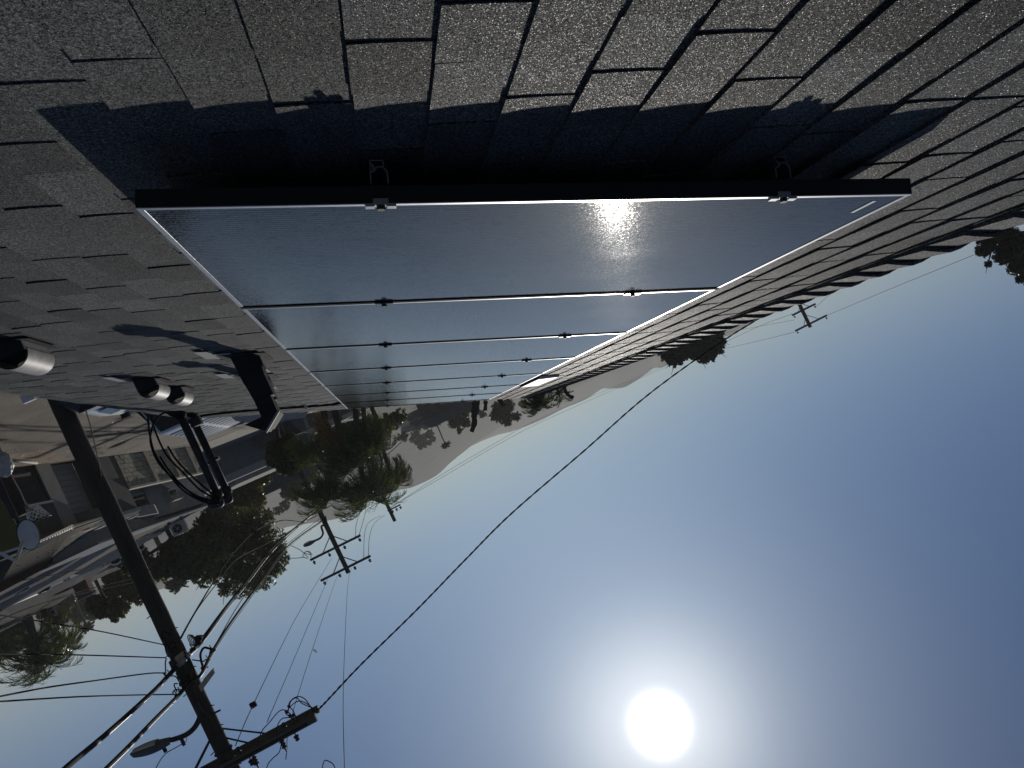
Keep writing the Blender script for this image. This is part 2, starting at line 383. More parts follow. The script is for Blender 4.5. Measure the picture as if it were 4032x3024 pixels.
# far slope beyond the ridge (mirror)
def rpm(s, y, h=0.):
    p = rp(s, y, h); p[0] = 2 * XR - p[0]; return p
bs = MB()
for k in range(36):
    s1 = .05 + .1262 * (k + 1)
    if s1 > SE: break
    bs.prism([rpm(s1 - .16, YN, .001), rpm(s1, YN, .011), rpm(s1, YN, .001), rpm(s1 - .16, YN, -.004)], (0, YF - YN, 0), tone=rnd.random())
tagit(bs.build('rear_slope', M_SH, house))
wl = MB()
xe = XR + SE * math.cos(TH)
wl.box(((xe + 2 * XR - xe) / 2 , 4.3, 1.42), (2 * (xe - XR) - .9, YF - YN - .7, 2.84))
wl.build('wall', M_STUCCO, house)
gw = MB(); hx = xe - XR - .45
for yy in (YN + .45, YF - .45):
    gw = MB(); gw.prism([(XR - hx, yy, 2.84), (XR + hx, yy, 2.84), (XR, yy, ZR - .12)], (0, .1 * (1 if yy < 4 else -1), 0)); gw.build('gable_wall', M_STUCCO, house)
fa = MB(); fa.box((xe + .012, (YN + YF) / 2, ZR - math.sin(TH) * SE - .10), (.02, YF - YN, .14))
fa.build('fascia', M_WHITEP, house)
bg2 = MB()
for yy in (YF - .012,):
    bg2.prism([rp(0, yy, -.02), rp(SE, yy, -.02), rp(SE, yy, -.16), rp(0, yy, -.16)], (0, .02, 0))
bg2.build('barge_board', M_GALVD, house)
# shingles
pieces = []
def shingle_piece(mb, s1, y0, y1, hb, lift0, lift1, tone, lay):
    L = .150; nS = 4; rows_t = []; rows_b = []
    for j in range(3):
        y = y0 + (y1 - y0) * j / 2; lf = lift0 + (lift1 - lift0) * j / 2
        rt = []
        for i in range(nS + 1):
            u = i / nS
            h = .002 + lay + (hb - .002) * (.55 * u + .45 * u ** 3.2) + lf * u
            rt.append(rp(s1 - L + L * u, y, h))
        rows_t.append(rt)
    n = nS + 1
    vs = [p for r in rows_t for p in r]
    fs = [(i * n + j, i * n + j + 1, (i + 1) * n + j + 1, (i + 1) * n + j) for i in range(2) for j in range(nS)]
    b0 = len(vs)
    vs += [r[-1] - NR * .011 for r in rows_t]                          # downhill edge
    fs += [(n - 1, b0, b0 + 1, 2 * n - 1), (2 * n - 1, b0 + 1, b0 + 2, 3 * n - 1)]
    c0 = len(vs)
    vs += [p - NR * .003 for p in rows_t[0]]; fs += [(i, c0 + i, c0 + i + 1, i + 1) for i in range(nS)]
    d0 = len(vs)
    vs += [p - NR * .003 for p in rows_t[2]]; fs += [(2 * n + i, 2 * n + i + 1, d0 + i + 1, d0 + i) for i in range(nS)]
    mb.add(vs, fs, tone)
S0 = 2.179
k0 = math.ceil((S0 - SE) / .1262)
for k in range(k0, 40):
    s1 = S0 - .1262 * k
    if s1 > SE + .02 or s1 < .10: continue
    y = YN + rnd.random() * .3; flip = 0
    while y < YF:
        w = rnd.choice([.15, .2, .24, .27, .3, .24, .2]) * (.9 + .2 * rnd.random())
        y2 = min(y + w, YF)
        if YF - y2 < .06: y2 = YF
        flip = 1 - flip
        lay = (.0020 if flip and rnd.random() < .85 else .0) + rnd.random() * .0008
        tone = min(1, max(0, rnd.gauss(.5, .26) + (.12 if not flip else -.1)))
        pieces.append((s1 + rnd.uniform(-.0018, .0018), y + .0009, y2 - .0009, .0092, rnd.choice([.0010, .0014, .0018, .0022, .0026]), rnd.uniform(0, .0006), tone, lay))
        y = y2
def seen_size(pc):
    c = rp(pc[0] - .06, (pc[1] + pc[2]) / 2) - np.array([0, 0, EYE])
    q = AX.T @ c
    if q[2] < .3: return 0
    u, v = 2016 + F * q[0] / q[2], 1512 + F * q[1] / q[2]
    if not (-150 < u < 4180 and -200 < v < 3100): return 0
    s_ = (pc[0] - S0) * 0
    if -1.35 < rp(pc[0], 0)[0] < .3 and c[1] > 1.55: return 0       # under the solar panels
    return .126 * (pc[2] - pc[1]) * F * F * abs(NR @ c) / q[2] ** 3
pieces.sort(key=seen_size, reverse=True)
for pc in pieces[:296]:
    mb = MB(); shingle_piece(mb, *pc); mb.build('shingle', M_SH, house)
mb = MB()
for pc in pieces[296:]: shingle_piece(mb, *pc)
tagit(mb.build('shingle_field', M_SH, house), kind='stuff')
# starter strip along eave and rake
# ridge caps: thick bent pieces, each lapping over the next away from the camera
for i in range(70):
    y0 = 2.259 - .19 * 20 + .19 * i
    if y0 < YN or y0 > YF - .1: continue
    mb = MB(); L = .25; nC = 9; top = []; bot = []
    wj = rnd.uniform(-.006, .006)
    for j in range(4):
        v = j / 3; yy = y0 + L * v
        if yy > YF + .02: yy = YF + .02
        rise = .023 * (1 - v) ** 1.2 + .004; rt = []; rb = []
        for c in range(nC):
            a = -1 + 2 * c / (nC - 1); d = abs(a) * (.148 + wj)
            base = rp(d * .98, yy, .012) if a >= 0 else rpm(d * .98, yy, .012)
            hr = rise * (1 - .35 * a * a) - .012 * max(0, 1 - (abs(a) * 4) ** 2) * 1
            nn_ = NR if a >= 0 else np.array([-NR[0], 0, NR[2]])
            nn_ = nn_ if abs(a) > .15 else np.array([0, 0, 1.])
            pt = base + nn_ * hr
            rt.append(pt); rb.append(pt - nn_ * (.013 if j < 3 else .004))
        top.append(rt); bot.append(rb)
    mb.grid(top, tone=rnd.random()); mb.grid([r[::-1] for r in bot], tone=.1)
    mb.grid([bot[0], top[0]], tone=.4)
    mb.add([p for r in (0,) for p in [t[0] for t in top] + [b[0] for b in bot]], [(i_, 4 + i_, 5 + i_, i_ + 1) for i_ in range(3)])
    mb.add([t[-1] for t in top] + [b[-1] for b in bot], [(i_, i_ + 1, 5 + i_, 4 + i_) for i_ in range(3)])
    mb.build('ridge_cap', M_CAP, house)
# ------------------------------------------------------------------ solar array
GAP = .10; MW, MD, MP = 1.627, .992, 1.012
AU = -DS                                                     # uphill
T0 = np.array([0.23206825, 1.43900088, EYE - 0.60752338])   # near downhill top corner
def ap(a, b, h=0.): return T0 + AU * a + np.array([0, b, 0]) + NR * h
AXS = [AU, np.array([0, 1., 0]), NR]
nth = ['nearest', 'second', 'third', 'fourth', 'fifth', 'sixth', 'farthest']
clip = ['at the near end of the row, catching the sun glare', 'from the camera, just behind the glaring one', 'from the camera in the row on the roof', 'of the seven, in the middle of the row', 'from the camera, third from the far end of the row', 'from the camera, next to last in the row', 'of the row, at the far rake of the roof']
for i in range(7):
    b0 = i * MP
    pn = thing('solar_panel', f'{nth[i]} black framed solar panel {clip[i]}', 'solar panel', ap(0, b0, -.04), 'solar panels in one row on the shingle roof')
    mb = MB(); c = ap(MW / 2, b0 + MD / 2, -.004); mb.box(c, (MW - .018, MD - .018, .005), AXS)
    gl = mb.build('glass', M_GLASS, pn)
    mb = MB(); w = .011; H = .035
    for (a, b, sa, sb) in ((MW / 2, b0 + w / 2, MW, w), (MW / 2, b0 + MD - w / 2, MW, w), (w / 2, b0 + MD / 2, w, MD - 2 * w), (MW - w / 2, b0 + MD / 2, w, MD - 2 * w)):
        mb.box(ap(a, b, -.0022 - H / 2), (sa, sb, H), AXS)
    mb.build('frame', M_FRAME, pn)
    mb = MB()
    for (a, b, sa, sb) in ((MW / 2, b0 + w / 2, MW, w), (MW / 2, b0 + MD - w / 2, MW, w), (w / 2, b0 + MD / 2, w, MD - 2 * w), (MW - w / 2, b0 + MD / 2, w, MD - 2 * w)):
        if sb < .02 and b > b0 + .5: continue
        mb.box(ap(a, b, -.001), (sa - .0008, sb - .0008, .002), AXS)
    mb.build('frame_lip', M_LIP, pn)
    mb = MB(); mb.box(ap(MW / 2, b0 + MD - w / 2, .0), (MW - .0008, w - .0008, .004), AXS); mb.build('far_frame_lip', M_BLACK, pn)  # far lip coloured black, painting a dark reflection along each joint
    mb = MB(); mb.box(ap(MW / 2, b0 + MD / 2, -.0095), (MW - .024, MD - .024, .004), AXS); mb.build('backsheet', M_BLACK, pn)
    if i == 0:
        mb = MB(); mb.box(ap(1.565, b0 + .085, -.0005), (.009, .085, .001), AXS); mb.build('sticker', M_STICK, pn)
for i_, a in enumerate((.452, 1.312)):
    rl = thing('mounting_rail', ['aluminium mounting rail with mid clamps under the panels, nearer the eave', 'aluminium mounting rail with mid clamps under the panels, nearer the ridge'][i_], 'rail', ap(a, 3.5, -.09), 'mounting rails under the solar panels')
    mb = MB(); L = 7 * MP + .02; yb = -.012
    w, h, t = .034, .046, .0022; zc = -.038 - h / 2
    # open profile: thin walls with a waist and a side slot
    prof = [(-.017, -.0005), (-.017, -.022), (-.009, -.024), (-.004, -.033), (.008, -.033), (.016, -.023), (.0172, 0)]
    prof2 = [(-.009, -.024), (-.009, -.034), (-.017, -.042), (-.017, -.046), (.009, -.046), (.009, -.033)]
    for pr in (prof, prof2):
        for (p, q) in zip(pr[:-1], pr[1:]):
            d = np.array(q) - np.array(p); ln = np.linalg.norm(d); n_ = np.array([-d[1], d[0]]) / ln * t / 2
            quad = [ap(a + p[0] + n_[0], yb, -.038 + p[1] + n_[1]), ap(a + q[0] + n_[0], yb, -.038 + q[1] + n_[1]), ap(a + q[0] - n_[0], yb, -.038 + q[1] - n_[1]), ap(a + p[0] - n_[0], yb, -.038 + p[1] - n_[1])]
            mb.prism(quad, (0, L, 0))
    mb.build('rail_profile', M_ALU, rl)
    for j in range(5):
        mb = MB(); b = .35 + j * 1.52; mb.box(ap(a - .028, b, -.062), (.006, .05, .075), AXS); mb.box(ap(a - .05, b, -.095), (.05, .05, .008), AXS)
        mb.box(ap(a - .04, b, -.0985), (.2, .16, .002), AXS); mb.build('foot', M_DARKALU, rl)
    for j in range(8):
        b = -.002 if j == 0 else (j * MP - (MP - MD) / 2 if j < 7 else 7 * MP - (MP - MD) + .003)
        mb = MB()
        if j == 0:
            mb.box(ap(a - .021, b + .004, .0035), (.018, .016, .006), AXS); mb.box(ap(a + .021, b + .004, .0035), (.018, .016, .006), AXS)
            mb.box(ap(a, b + .002, .001), (.03, .014, .006), AXS); mb.box(ap(a, b - .004, -.004), (.03, .004, .010), AXS)
        elif j == 7:
            mb.box(ap(a, b - .002, .002), (.055, .016, .006), AXS); mb.box(ap(a, b + .004, -.016), (.055, .006, .036), AXS)
        else:
            mb.box(ap(a, b, .003), (.058, .032, .006), AXS); mb.box(ap(a, b, -.018), (.022, .0075, .034), AXS)
        cl = mb.build('clamp', M_DARKALU if j else M_ALU, rl)
        mb = MB(); mb.tube([ap(a, b, .004), ap(a, b, .013)], .0085, 6); mb.build('bolt', M_STEEL, cl)
# conduit snaking from the array to the service masts
mb = MB()
pth = [rp(2.45, 8.2, .02), rp(2.62, 8.86, .018), rp(3.05, 8.95, .02), rp(3.55, 9.0, .02), rp(4.0, 9.06, .03), rp(4.2, 9.1, .05), rp(4.29, 9.0, .12)]
mb.tube(cat_rom(pth, 6), .014, 8)
cdt = tagit(mb.build('conduit', M_BLACK, None, True), 'black flexible conduit lying across the shingles from the array to the service masts', 'conduit')
mb = MB(); p = rp(2.95, 8.83, .02)
mb.box(p, (.035, .03, .04), AXS); mb.tube([p + NR * .02, p + NR * .035], .01, 6)
tagit(mb.build('pipe_strap', M_ALU), 'small shiny metal strap on the shingles beside the black conduit', 'bracket')
# ------------------------------------------------------------------ metal vents, flues, flashings
def hood_vent(X, Y, label):
    s = (X - XR) / math.cos(TH); base = rp(s, Y); t = thing('roof_vent', label, 'roof vent', base, 'hooded metal vents near the eave')
    x0, x1 = X - .062, X + .062; y0, y1 = Y - .11, Y + .12
    def zr(x): return ZR - (x - XR) * math.tan(TH) + .008
    zt = zr(X) + .076
    th_ = .004
    for (xa, ya, xb, yb_) in ((x0, y0, x1, y0), (x0, y1, x1, y1)):
        mb = MB(); mb.prism([(xa, ya, zr(xa)), (xb, yb_, zr(xb)), (xb, yb_, zt), (xa, ya, zt)], (0, th_, 0)); mb.build('throat_plate', M_GALVD, t)  # shade of the near face put into a dark sheet
    for xa in (x0, x1):
        mb = MB(); mb.prism([(xa, y0 - .006, zr(xa)), (xa, y1 + .006, zr(xa)), (xa, y1 + .006, zt), (xa, y0 - .006, zt)], (-th_ if xa == x0 else th_, 0, 0)); mb.build('side_flange', M_GALV, t)
    mb = MB(); r_ = .068
    for rr_, rev in ((r_, 0), (r_ - .004, 1)):
        rows = []
        for yy in (y0 + .01, y1 + .03):
            row = []
            for k in range(17):
                a = math.pi * (k / 16)
                row.append((X + math.cos(a) * rr_, yy, zt - .006 + math.sin(a) * rr_ * .95))
            rows.append(row if not rev else row[::-1])
        mb.grid(rows)
    mb.build('hood', M_GALV, t, True)
    mb = MB(); mb.prism([(X - .058, Y - .1, zt - .004), (X + .058, Y - .1, zt - .004), (X + .058, Y + .11, zt - .004), (X - .058, Y + .11, zt - .004)], (0, 0, .004)); mb.build('baffle', M_GALVD, t)
    mb = MB(); mb.box(rp(s, Y, .0165), (.24, .30, .002), [DS, AXS[1], NR]); mb.build('base_flashing', M_GALVD, t)
    return t
hood_vent(1.24, 3.46, 'rounded hood roof vent nearest the camera, cut by the edge of the photo')
hood_vent(1.23, 5.22, 'rounded hood roof vent, nearer one of the close pair')
hood_vent(1.24, 5.88, 'rounded hood roof vent, farther one of the close pair')
def flue(X, Y, H, label, name='metal_flue', lit_edge=True):
    s = (X - XR) / math.cos(TH); base = rp(s, Y); t = thing(name, label, 'flue', base, 'square metal flues on the lower roof')
    zb = lambda x: ZR - (x - XR) * math.tan(TH)
    def duct(x0, x1, x2, x3, z0, z1, y0, y1):
        v = [(x0, y0, zb(x0) if z0 is None else z0), (x1, y0, zb(x1) if z0 is None else z0), (x1, y1, zb(x1) if z0 is None else z0), (x0, y1, zb(x0) if z0 is None else z0),
             (x2, y0, z1), (x3, y0, z1), (x3, y1, z1), (x2, y1, z1)]
        m_ = MB(); m_.add(v, [(0, 3, 2, 1), (4, 5, 6, 7), (0, 1, 5, 4), (1, 2, 6, 5), (2, 3, 7, 6), (3, 0, 4, 7)]); return m_
    dx = X - .49; z = EYE + H
    duct(.425 + dx, .565 + dx, .440 + dx, .560 + dx, None, z - .66, Y - .05, Y + .07).build('base_box', M_GALVD, t)
    duct(.440 + dx, .558 + dx, .440 + dx, .548 + dx, z - .662, z - .545, Y - .048, Y + .066).build('sleeve', M_GALVD, t)
    duct(.458 + dx, .550 + dx, .462 + dx, .552 + dx, z - .56, z - .435, Y - .04, Y + .055).build('duct', M_GALVD, t)
    mb = MB(); ya, yb_ = Y - .08, Y + .10
    mb.prism([(.645 + dx, ya, z - .452), (.468 + dx, ya, z - .455), (.455 + dx, ya, z - .442), (.556 + dx, ya, z - .372)], (0, yb_ - ya, 0))
    mb.build('rain_cap', M_GALVD, t)
    if lit_edge: mb = MB(); mb.prism([(.444 + dx, ya - .004, z - .442), (.556 + dx, ya - .004, z - .362), (.562 + dx, ya - .004, z - .371), (.452 + dx, ya - .004, z - .451)], (0, .018, 0))
    (lit_edge and mb.build('sunlit_edge', M_DISCW, t))  # pale strip paints the sunlit slope; the cap itself is kept dark
    mb = MB(); mb.box(rp(s, Y, .0165), (.26, .32, .002), [DS, AXS[1], NR]); mb.build('base_flashing', M_GALVD, t)
    mb = MB(); mb.box((.420 + dx, Y + .01, zb(.42 + dx) + .05), (.005, .13, .11)); mb.build('side_flange', M_GALV, t)
flue(.49, 4.27, 0., 'tall black metal flue with a slanting sunlit-edged rain cap, nearer of two')
flue(.60, 5.36, -.10, 'shorter black metal flue hidden behind the one with the sunlit-edged cap', lit_edge=False)
def tee(px, lab):  # thin pale T lying flat on the shingles
    P = []
    for q in px:
        d = ray(*q); base = rp(0, 0, .0185); s_ = ((base - np.array([0, 0, EYE])) @ NR) / (d @ NR); p_ = d * s_; p_[2] += EYE; P.append(p_)
    a, b, c, d2 = P
    u = (b - a) / np.linalg.norm(b - a); v = np.cross(NR, u); v = v if v @ (d2 - c) > 0 else -v
    w_ = .035
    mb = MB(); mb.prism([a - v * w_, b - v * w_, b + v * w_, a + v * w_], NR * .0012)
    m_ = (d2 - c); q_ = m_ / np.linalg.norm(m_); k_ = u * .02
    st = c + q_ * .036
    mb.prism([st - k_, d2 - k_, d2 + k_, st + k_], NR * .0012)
    tagit(mb.build('pale_tee', M_DISCW), lab, 'flashing', 'pale T-shaped strips beside the flues and vents')
tee([(790, 1386), (840, 1413), (820, 1400), (908, 1391)], 'pale T-shaped strip left of the tall flue, largest of three')
tee([(866, 1473), (903, 1489), (886, 1481), (938, 1477)], 'pale T-shaped strip between the two shadows of the flues')
tee([(424, 1486), (488, 1501), (452, 1493), (514, 1491)], 'pale T-shaped strip beside the pair of hood vents')
# white ribbed skylight / slant-back vent by the ridge behind the panels
p0 = rp(.50, 6.72); sk = thing('ridge_vent_box', 'white slotted box vent near the ridge beside the far panels', 'roof vent', p0)
mb = MB(); mb.prism([rp(.40, 6.75, .012), rp(.60, 6.70, .012), rp(.62, 6.70, .045), rp(.42, 6.75, .03)], (0, .92, 0)); mb.build('body', M_WHITEP, sk)
mb = MB()
for k in range(16):
    mb.box(rp(.63, 6.74 + .055 * k, .03), (.012, .03, .03), [DS, AXS[1], NR])
mb.build('louvre', M_GALVD, sk)
# ------------------------------------------------------------------ service masts
def mast(X, Y, top, label):
    s = (X - XR) / math.cos(TH); base = rp(s, Y); t = thing('service_mast', label, 'mast', base, 'service masts by the eave')
    z1 = EYE + top
    mb = MB(); mb.tube([(X, Y, base[2] - .05), (X, Y, z1 - .13)], .042, 16); mb.build('pipe', M_STEEL, t, True)
    mb = MB(); mb.tube([(X, Y, base[2] - .02), (X, Y, base[2] + .05), (X, Y, base[2] + .10)], [.12, .075, .048], 16); mb.build('boot', M_BLACK, t, True)
    mb = MB(); rows = []
    for i in range(9):
        ph = math.pi * i / 8; row = []
        for k in range(17):
            a = 2 * math.pi * k / 16
            r_ = .082 * math.sin(ph) ** .8
            row.append((X + .02 + math.cos(a) * r_ * 1.1 + .035 * math.sin(ph), Y + math.sin(a) * r_ * .95, z1 - .075 + math.cos(ph) * .075))
        rows.append(row)
    mb.grid(rows); mb.tube([(X, Y, z1 - .19), (X, Y, z1 - .11)], .055, 16)
    mb.build('weatherhead', M_STEEL, t, True)
    return t
m1 = mast(1.885, 8.59, -.205, 'dark steel service mast with weatherhead and loose drip wires, nearer one')
m2 = mast(1.875, 9.03, -.215, 'dark steel service mast with weatherhead, farther one with the strut clamp')
mb = MB(); mb.box((1.885, 9.03, EYE - .74), (.16, .05, .03)); mb.box((1.80, 8.96, EYE - .745), (.04, .12, .03)); mb.build('strut_clamp', M_STEEL, m2)
mb = MB(); mb.box((1.88, 8.81, EYE - 1.28), (.05, .40, .012)); mb.build('strap', M_GALV, m1)
mb = MB(); mb.box((1.83, 8.9, EYE - 1.22), (.12, .10, .10)); mb.build('junction_box', M_STEEL, m2)
drops = [[(862, 1984, 8.5), (800, 1975, 8.4), (720, 1930, 8.35), (655, 1855, 8.3), (607, 1780, 8.3), (588, 1700, 8.3), (582, 1632, 8.3)],
         [(850, 1975, 8.5), (770, 1950, 8.45), (700, 1900, 8.4), (630, 1830, 8.4), (600, 1770, 8.4), (592, 1722, 8.4), (605, 1670, 8.45), (640, 1628, 8.5), (690, 1620, 8.56)],
         [(865, 1970, 8.5), (790, 1930, 8.5), (720, 1860, 8.5), (655, 1790, 8.5), (612, 1700, 8.5), (597, 1638, 8.5)],
         [(860, 1984, 8.55), (780, 1960, 8.6), (710, 1905, 8.6), (660, 1845, 8.6), (629, 1797, 8.6)],
         [(868, 1968, 8.5), (800, 1915, 8.55), (735, 1855, 8.6), (690, 1805, 8.6), (660, 1757, 8.6)]]
for d_ in drops:
    mb = MB(); mb.tube(cat_rom([atY(*q) for q in d_], 5), .0105, 7); mb.build('drip_wire', M_BLACK, m1, True)
# ------------------------------------------------------------------ neighbouring buildings across the alley
WP0, WP1 = (10.75, 24.0), (9.1, 41.5)
wd_ = np.array([WP1[0] - WP0[0], WP1[1] - WP0[1], 0.]); wd_ /= np.linalg.norm(wd_); wn_ = np.array([-wd_[1], wd_[0], 0.])   # wn_ points to the alley
def wpt(px, py, off=0.):
    o = wn_ * off
    return onwall(px, py, (WP0[0] + o[0], WP0[1] + o[1]), (WP1[0] + o[0], WP1[1] + o[1]))
def wx(Y, z, off=0.):
    t = (Y - WP0[1]) / wd_[1]; return np.array([WP0[0], WP0[1], 0]) + wd_ * t + wn_ * off + np.array([0, 0, z])
def wallbox(mb, Ya, Yb, z0, z1, off0, off1, tone=.5):
    a, b = wx(Ya, z0, off0), wx(Yb, z0, off0); c = wn_ * (off1 - off0)
    mb.prism([a, b, b + c, a + c], (0, 0, z1 - z0), tone); return mb
# garage building with gate, pillar, sectional door
b1 = thing('garage_building', 'grey stucco garage building across the alley with a panelled door and dark wire gate', 'building', wx(25, 0, -1))
def wl_(mb, pts, off, th=.06, tone=.5):
    P = [wpt(*q, off) for q in pts]; mb.prism(P, -wn_ * th, tone); return mb
YA, YB, YC, YD, YE = 20.2, 26.5, 27.35, 30.0, 32.1
TOPZ = 2.32
wallbox(MB(), YB, YC, 0, TOPZ, -.25, .0).build('pillar', M_STUCCO, b1)
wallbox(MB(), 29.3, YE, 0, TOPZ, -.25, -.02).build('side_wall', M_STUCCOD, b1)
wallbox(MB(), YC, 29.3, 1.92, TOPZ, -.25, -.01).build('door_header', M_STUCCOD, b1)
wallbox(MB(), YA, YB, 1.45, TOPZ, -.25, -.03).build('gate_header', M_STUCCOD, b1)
wallbox(MB(), YA, YE, TOPZ, TOPZ + .14, -.5, .06).build('cornice', M_BLUEW, b1)
dr = wallbox(MB(), YC, 29.3, 0, 1.92, -.36, -.31).build('garage_door', M_MESHG, b1)
for k in range(9):
    wallbox(MB(), YC + .02, 29.28, .01 + k * .212, .01 + (k + 1) * .212 - .014, -.30, -.262, rnd.random()).build('door_panel', M_DOORP, dr)
gm = MB()
for k in range(58): wallbox(gm, 23.0 + k * .06, 23.012 + k * .06, .05, 1.3, -.05, -.04)
for k in range(22): wallbox(gm, 23.0, 26.45, .05 + k * .06, .058 + k * .06, -.04, -.036)
for yy in (23.0, 24.8, 26.42): wallbox(gm, yy, yy + .05, 0, 1.34, -.07, -.03)
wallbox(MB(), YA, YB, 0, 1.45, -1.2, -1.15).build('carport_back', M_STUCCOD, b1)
gt = tagit(gm.build('mesh', M_STEEL, b1), kind='stuff')
wallbox(MB(), 24.9, 26.5, 1.30, 1.37, -.02, .05).build('gate_track', M_WHITEP, b1)
mb = MB(); mb.tube([wx(29.35, .02, .05), wx(29.3, TOPZ, .05)], .035, 8); mb.build('downspout', M_WHITEP, b1, True)
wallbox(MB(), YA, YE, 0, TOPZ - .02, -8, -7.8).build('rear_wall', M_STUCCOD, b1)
rnd2 = random.Random(5)
y_ = 24.2
while y_ < 31.6:
    w_ = rnd2.uniform(.22, .5); h_ = rnd2.uniform(.10, .18)
    wallbox(MB(), y_, y_ + w_ - .02, TOPZ + .141, TOPZ + .14 + h_, -.30, .03, rnd2.random()).build('coping_block', M_CREAM if y_ > 27.2 and rnd2.random() < .75 else M_BRICK, b1); y_ += w_
mb = MB(); mb.tube([atZ(39, 1812, .05), atZ(145, 1823, .05)], .045, 8)
tagit(mb.build('ground_pipe', M_DISCW, None, True), 'long white pipe lying along the foot of the dark wire gate', 'pipe')
# olive building at the left edge of the photo
ob = thing('olive_wall', 'olive painted wall with a pale door, cut by the left edge of the photo behind the satellite dish', 'wall', (9.4, 18, 0))
mb = MB(); P_ = [atY(-120, 1990, 18.2), atY(-5, 1962, 18.2), atY(25, 2010, 18.2), atY(82, 2158, 18.2), atY(-10, 2180, 18.2), atY(-200, 2180, 18.2)]
xo = atY(60, 2056, 18.2)[0]; mb.box((xo + 2.8, 18.3, 1.495), (5.6, .2, 2.99)); mb.build('wall', M_OLIVE, ob)
mb = MB(); mb.box((xo + 1.0, 18.185, 1.15), (.8, .03, 2.3)); mb.build('door', M_DOORP, ob)
mb = MB(); mb.box((xo + 2.8, 18.3, 3.02), (5.7, .3, .06)); mb.build('coping', M_ROOFD, ob)
# block wall with pilasters
bw = thing('block_wall', 'tan concrete block wall with pale cap and pilasters along the far side of the alley', 'wall', wx(36, 0, -.1))
wallbox(MB(), 32.1, 41.5, 0, 1.40, -.16, -.02).build('mortar', M_MORT, bw)
nb = 0
for r_ in range(7):
    yy = 32.1 - (.22 if r_ % 2 else 0)
    while yy < 41.5:
        ya, yb = max(yy, 32.1), min(yy + .44, 41.5); yy += .44
        if yb - ya < .05: continue
        wallbox(MB(), ya + .010, yb - .010, .008 + r_ * .2, r_ * .2 + .190, -.02, .004 + rnd.uniform(-.003, .010), rnd.random()).build('block', M_BLOCK, bw)
for yy in (34.7, 37.4, 39.8): wallbox(MB(), yy, yy + .34, 0, 1.44, -.01, .10).build('pilaster', M_BLOCK, bw)
wallbox(MB(), 32.1, 41.5, 1.41, 1.50, -.2, .05).build('cap', M_CREAM, bw)
ep = MB(); wallbox(ep, 41.52, 41.8, 0, 1.75, -.25, .03); 
wallbox(ep, 41.84, 41.98, 0, 1.75, -.22, .0); tagit(ep.build('gate_post', M_DISCW), 'pale tall gate post at the far end of the tan block wall', 'post')
# house behind the block wall
h2 = thing('rear_house', 'grey house with small windows behind the tan block wall', 'house', wx(36, 0, -2))
off = -1.3
wallbox(MB(), 30.2, 43.5, 0, 3.0, off - 5, off).build('wall', M_STUCCO, h2)
wallbox(MB(), 30.0, 43.9, 3.0, 3.08, off - 5.3, off + .35).build('eave', M_BLUEW, h2)
wallbox(MB(), 32.2, 43.9, 3.08, 3.16, off + .33, off + .37).build('gutter', M_WHITEP, h2)
def window(ya, yb, z0, z1, parent, off, n=2):
    f = MB(); wallbox(f, ya, yb, z0, z1, off + .002, off + .03); fr = f.build('window', M_STUCCOD, parent)
    w_ = (yb - ya - .06 * (n + 1)) / n
    for k in range(n):
        a = ya + .06 + k * (w_ + .06); wallbox(MB(), a, a + w_, z0 + .06, z1 - .06, off + .031, off + .036).build('pane', M_WIN, fr)
    wallbox(MB(), ya - .05, yb + .05, z0 - .06, z0, off + .002, off + .08).build('sill', M_DISCW, fr)
    return fr
window(34.6, 36.2, 1.55, 2.45, h2, off, 2)
window(39.4, 40.6, 1.6, 2.4, h2, off, 2)
mb = MB(); mb.tube([wx(33.4, 0, off + .06), wx(33.3, 2.9, off + .06)], .04, 8); mb.build('drain_pipe', M_STUCCOD, h2, True)
for ya in (31.6, 38.1):
    q = MB(); wallbox(q, ya, ya + 1.0, 1.72, 2.28, off + .001, off + .36); tb = q.build('bay_box', M_DISCW, h2)
    wallbox(MB(), ya - .06, ya + 1.06, 2.28, 2.33, off + .001, off + .5).build('hood', M_CREAM, tb)
    wallbox(MB(), ya + .07, ya + .93, 1.8, 2.2, off + .361, off + .365).build('pane', M_WIN, tb)
# stepped low roofs beyond the alley: successive ridges of pixels give the eave and parapet lines
rt = thing('flat_roof_building', 'long low building with stepped grey roofs, brown fascia and cream metal panels', 'building', (14, 32, 0))
def ribbon(name, A, B, m, parent=rt, th=.05, n=1, ribs=0, ribm=None):
    """A and B: lists of (px, py, Y). Slab between two edge lines."""
    a = [atY(*q) for q in A]; b = [atY(*q) for q in B]
    mb = MB()
    for i in range(len(a) - 1):
        mb.prism([a[i], a[i + 1], b[i + 1], b[i]], (0, 0, -th))
    o = mb.build(name, m, parent)
    if ribs:
        for k in range(ribs):
            t = (k + .5) / ribs * (len(a) - 1); i = min(int(t), len(a) - 2); f = t - i
            p = a[i] * (1 - f) + a[i + 1] * f; q = b[i] * (1 - f) + b[i + 1] * f
            r_ = MB(); r_.tube([p + (0, 0, .01), q + (0, 0, .01)], .022, 5, cap=False); r_.build('rib', ribm or m, o)
    return o
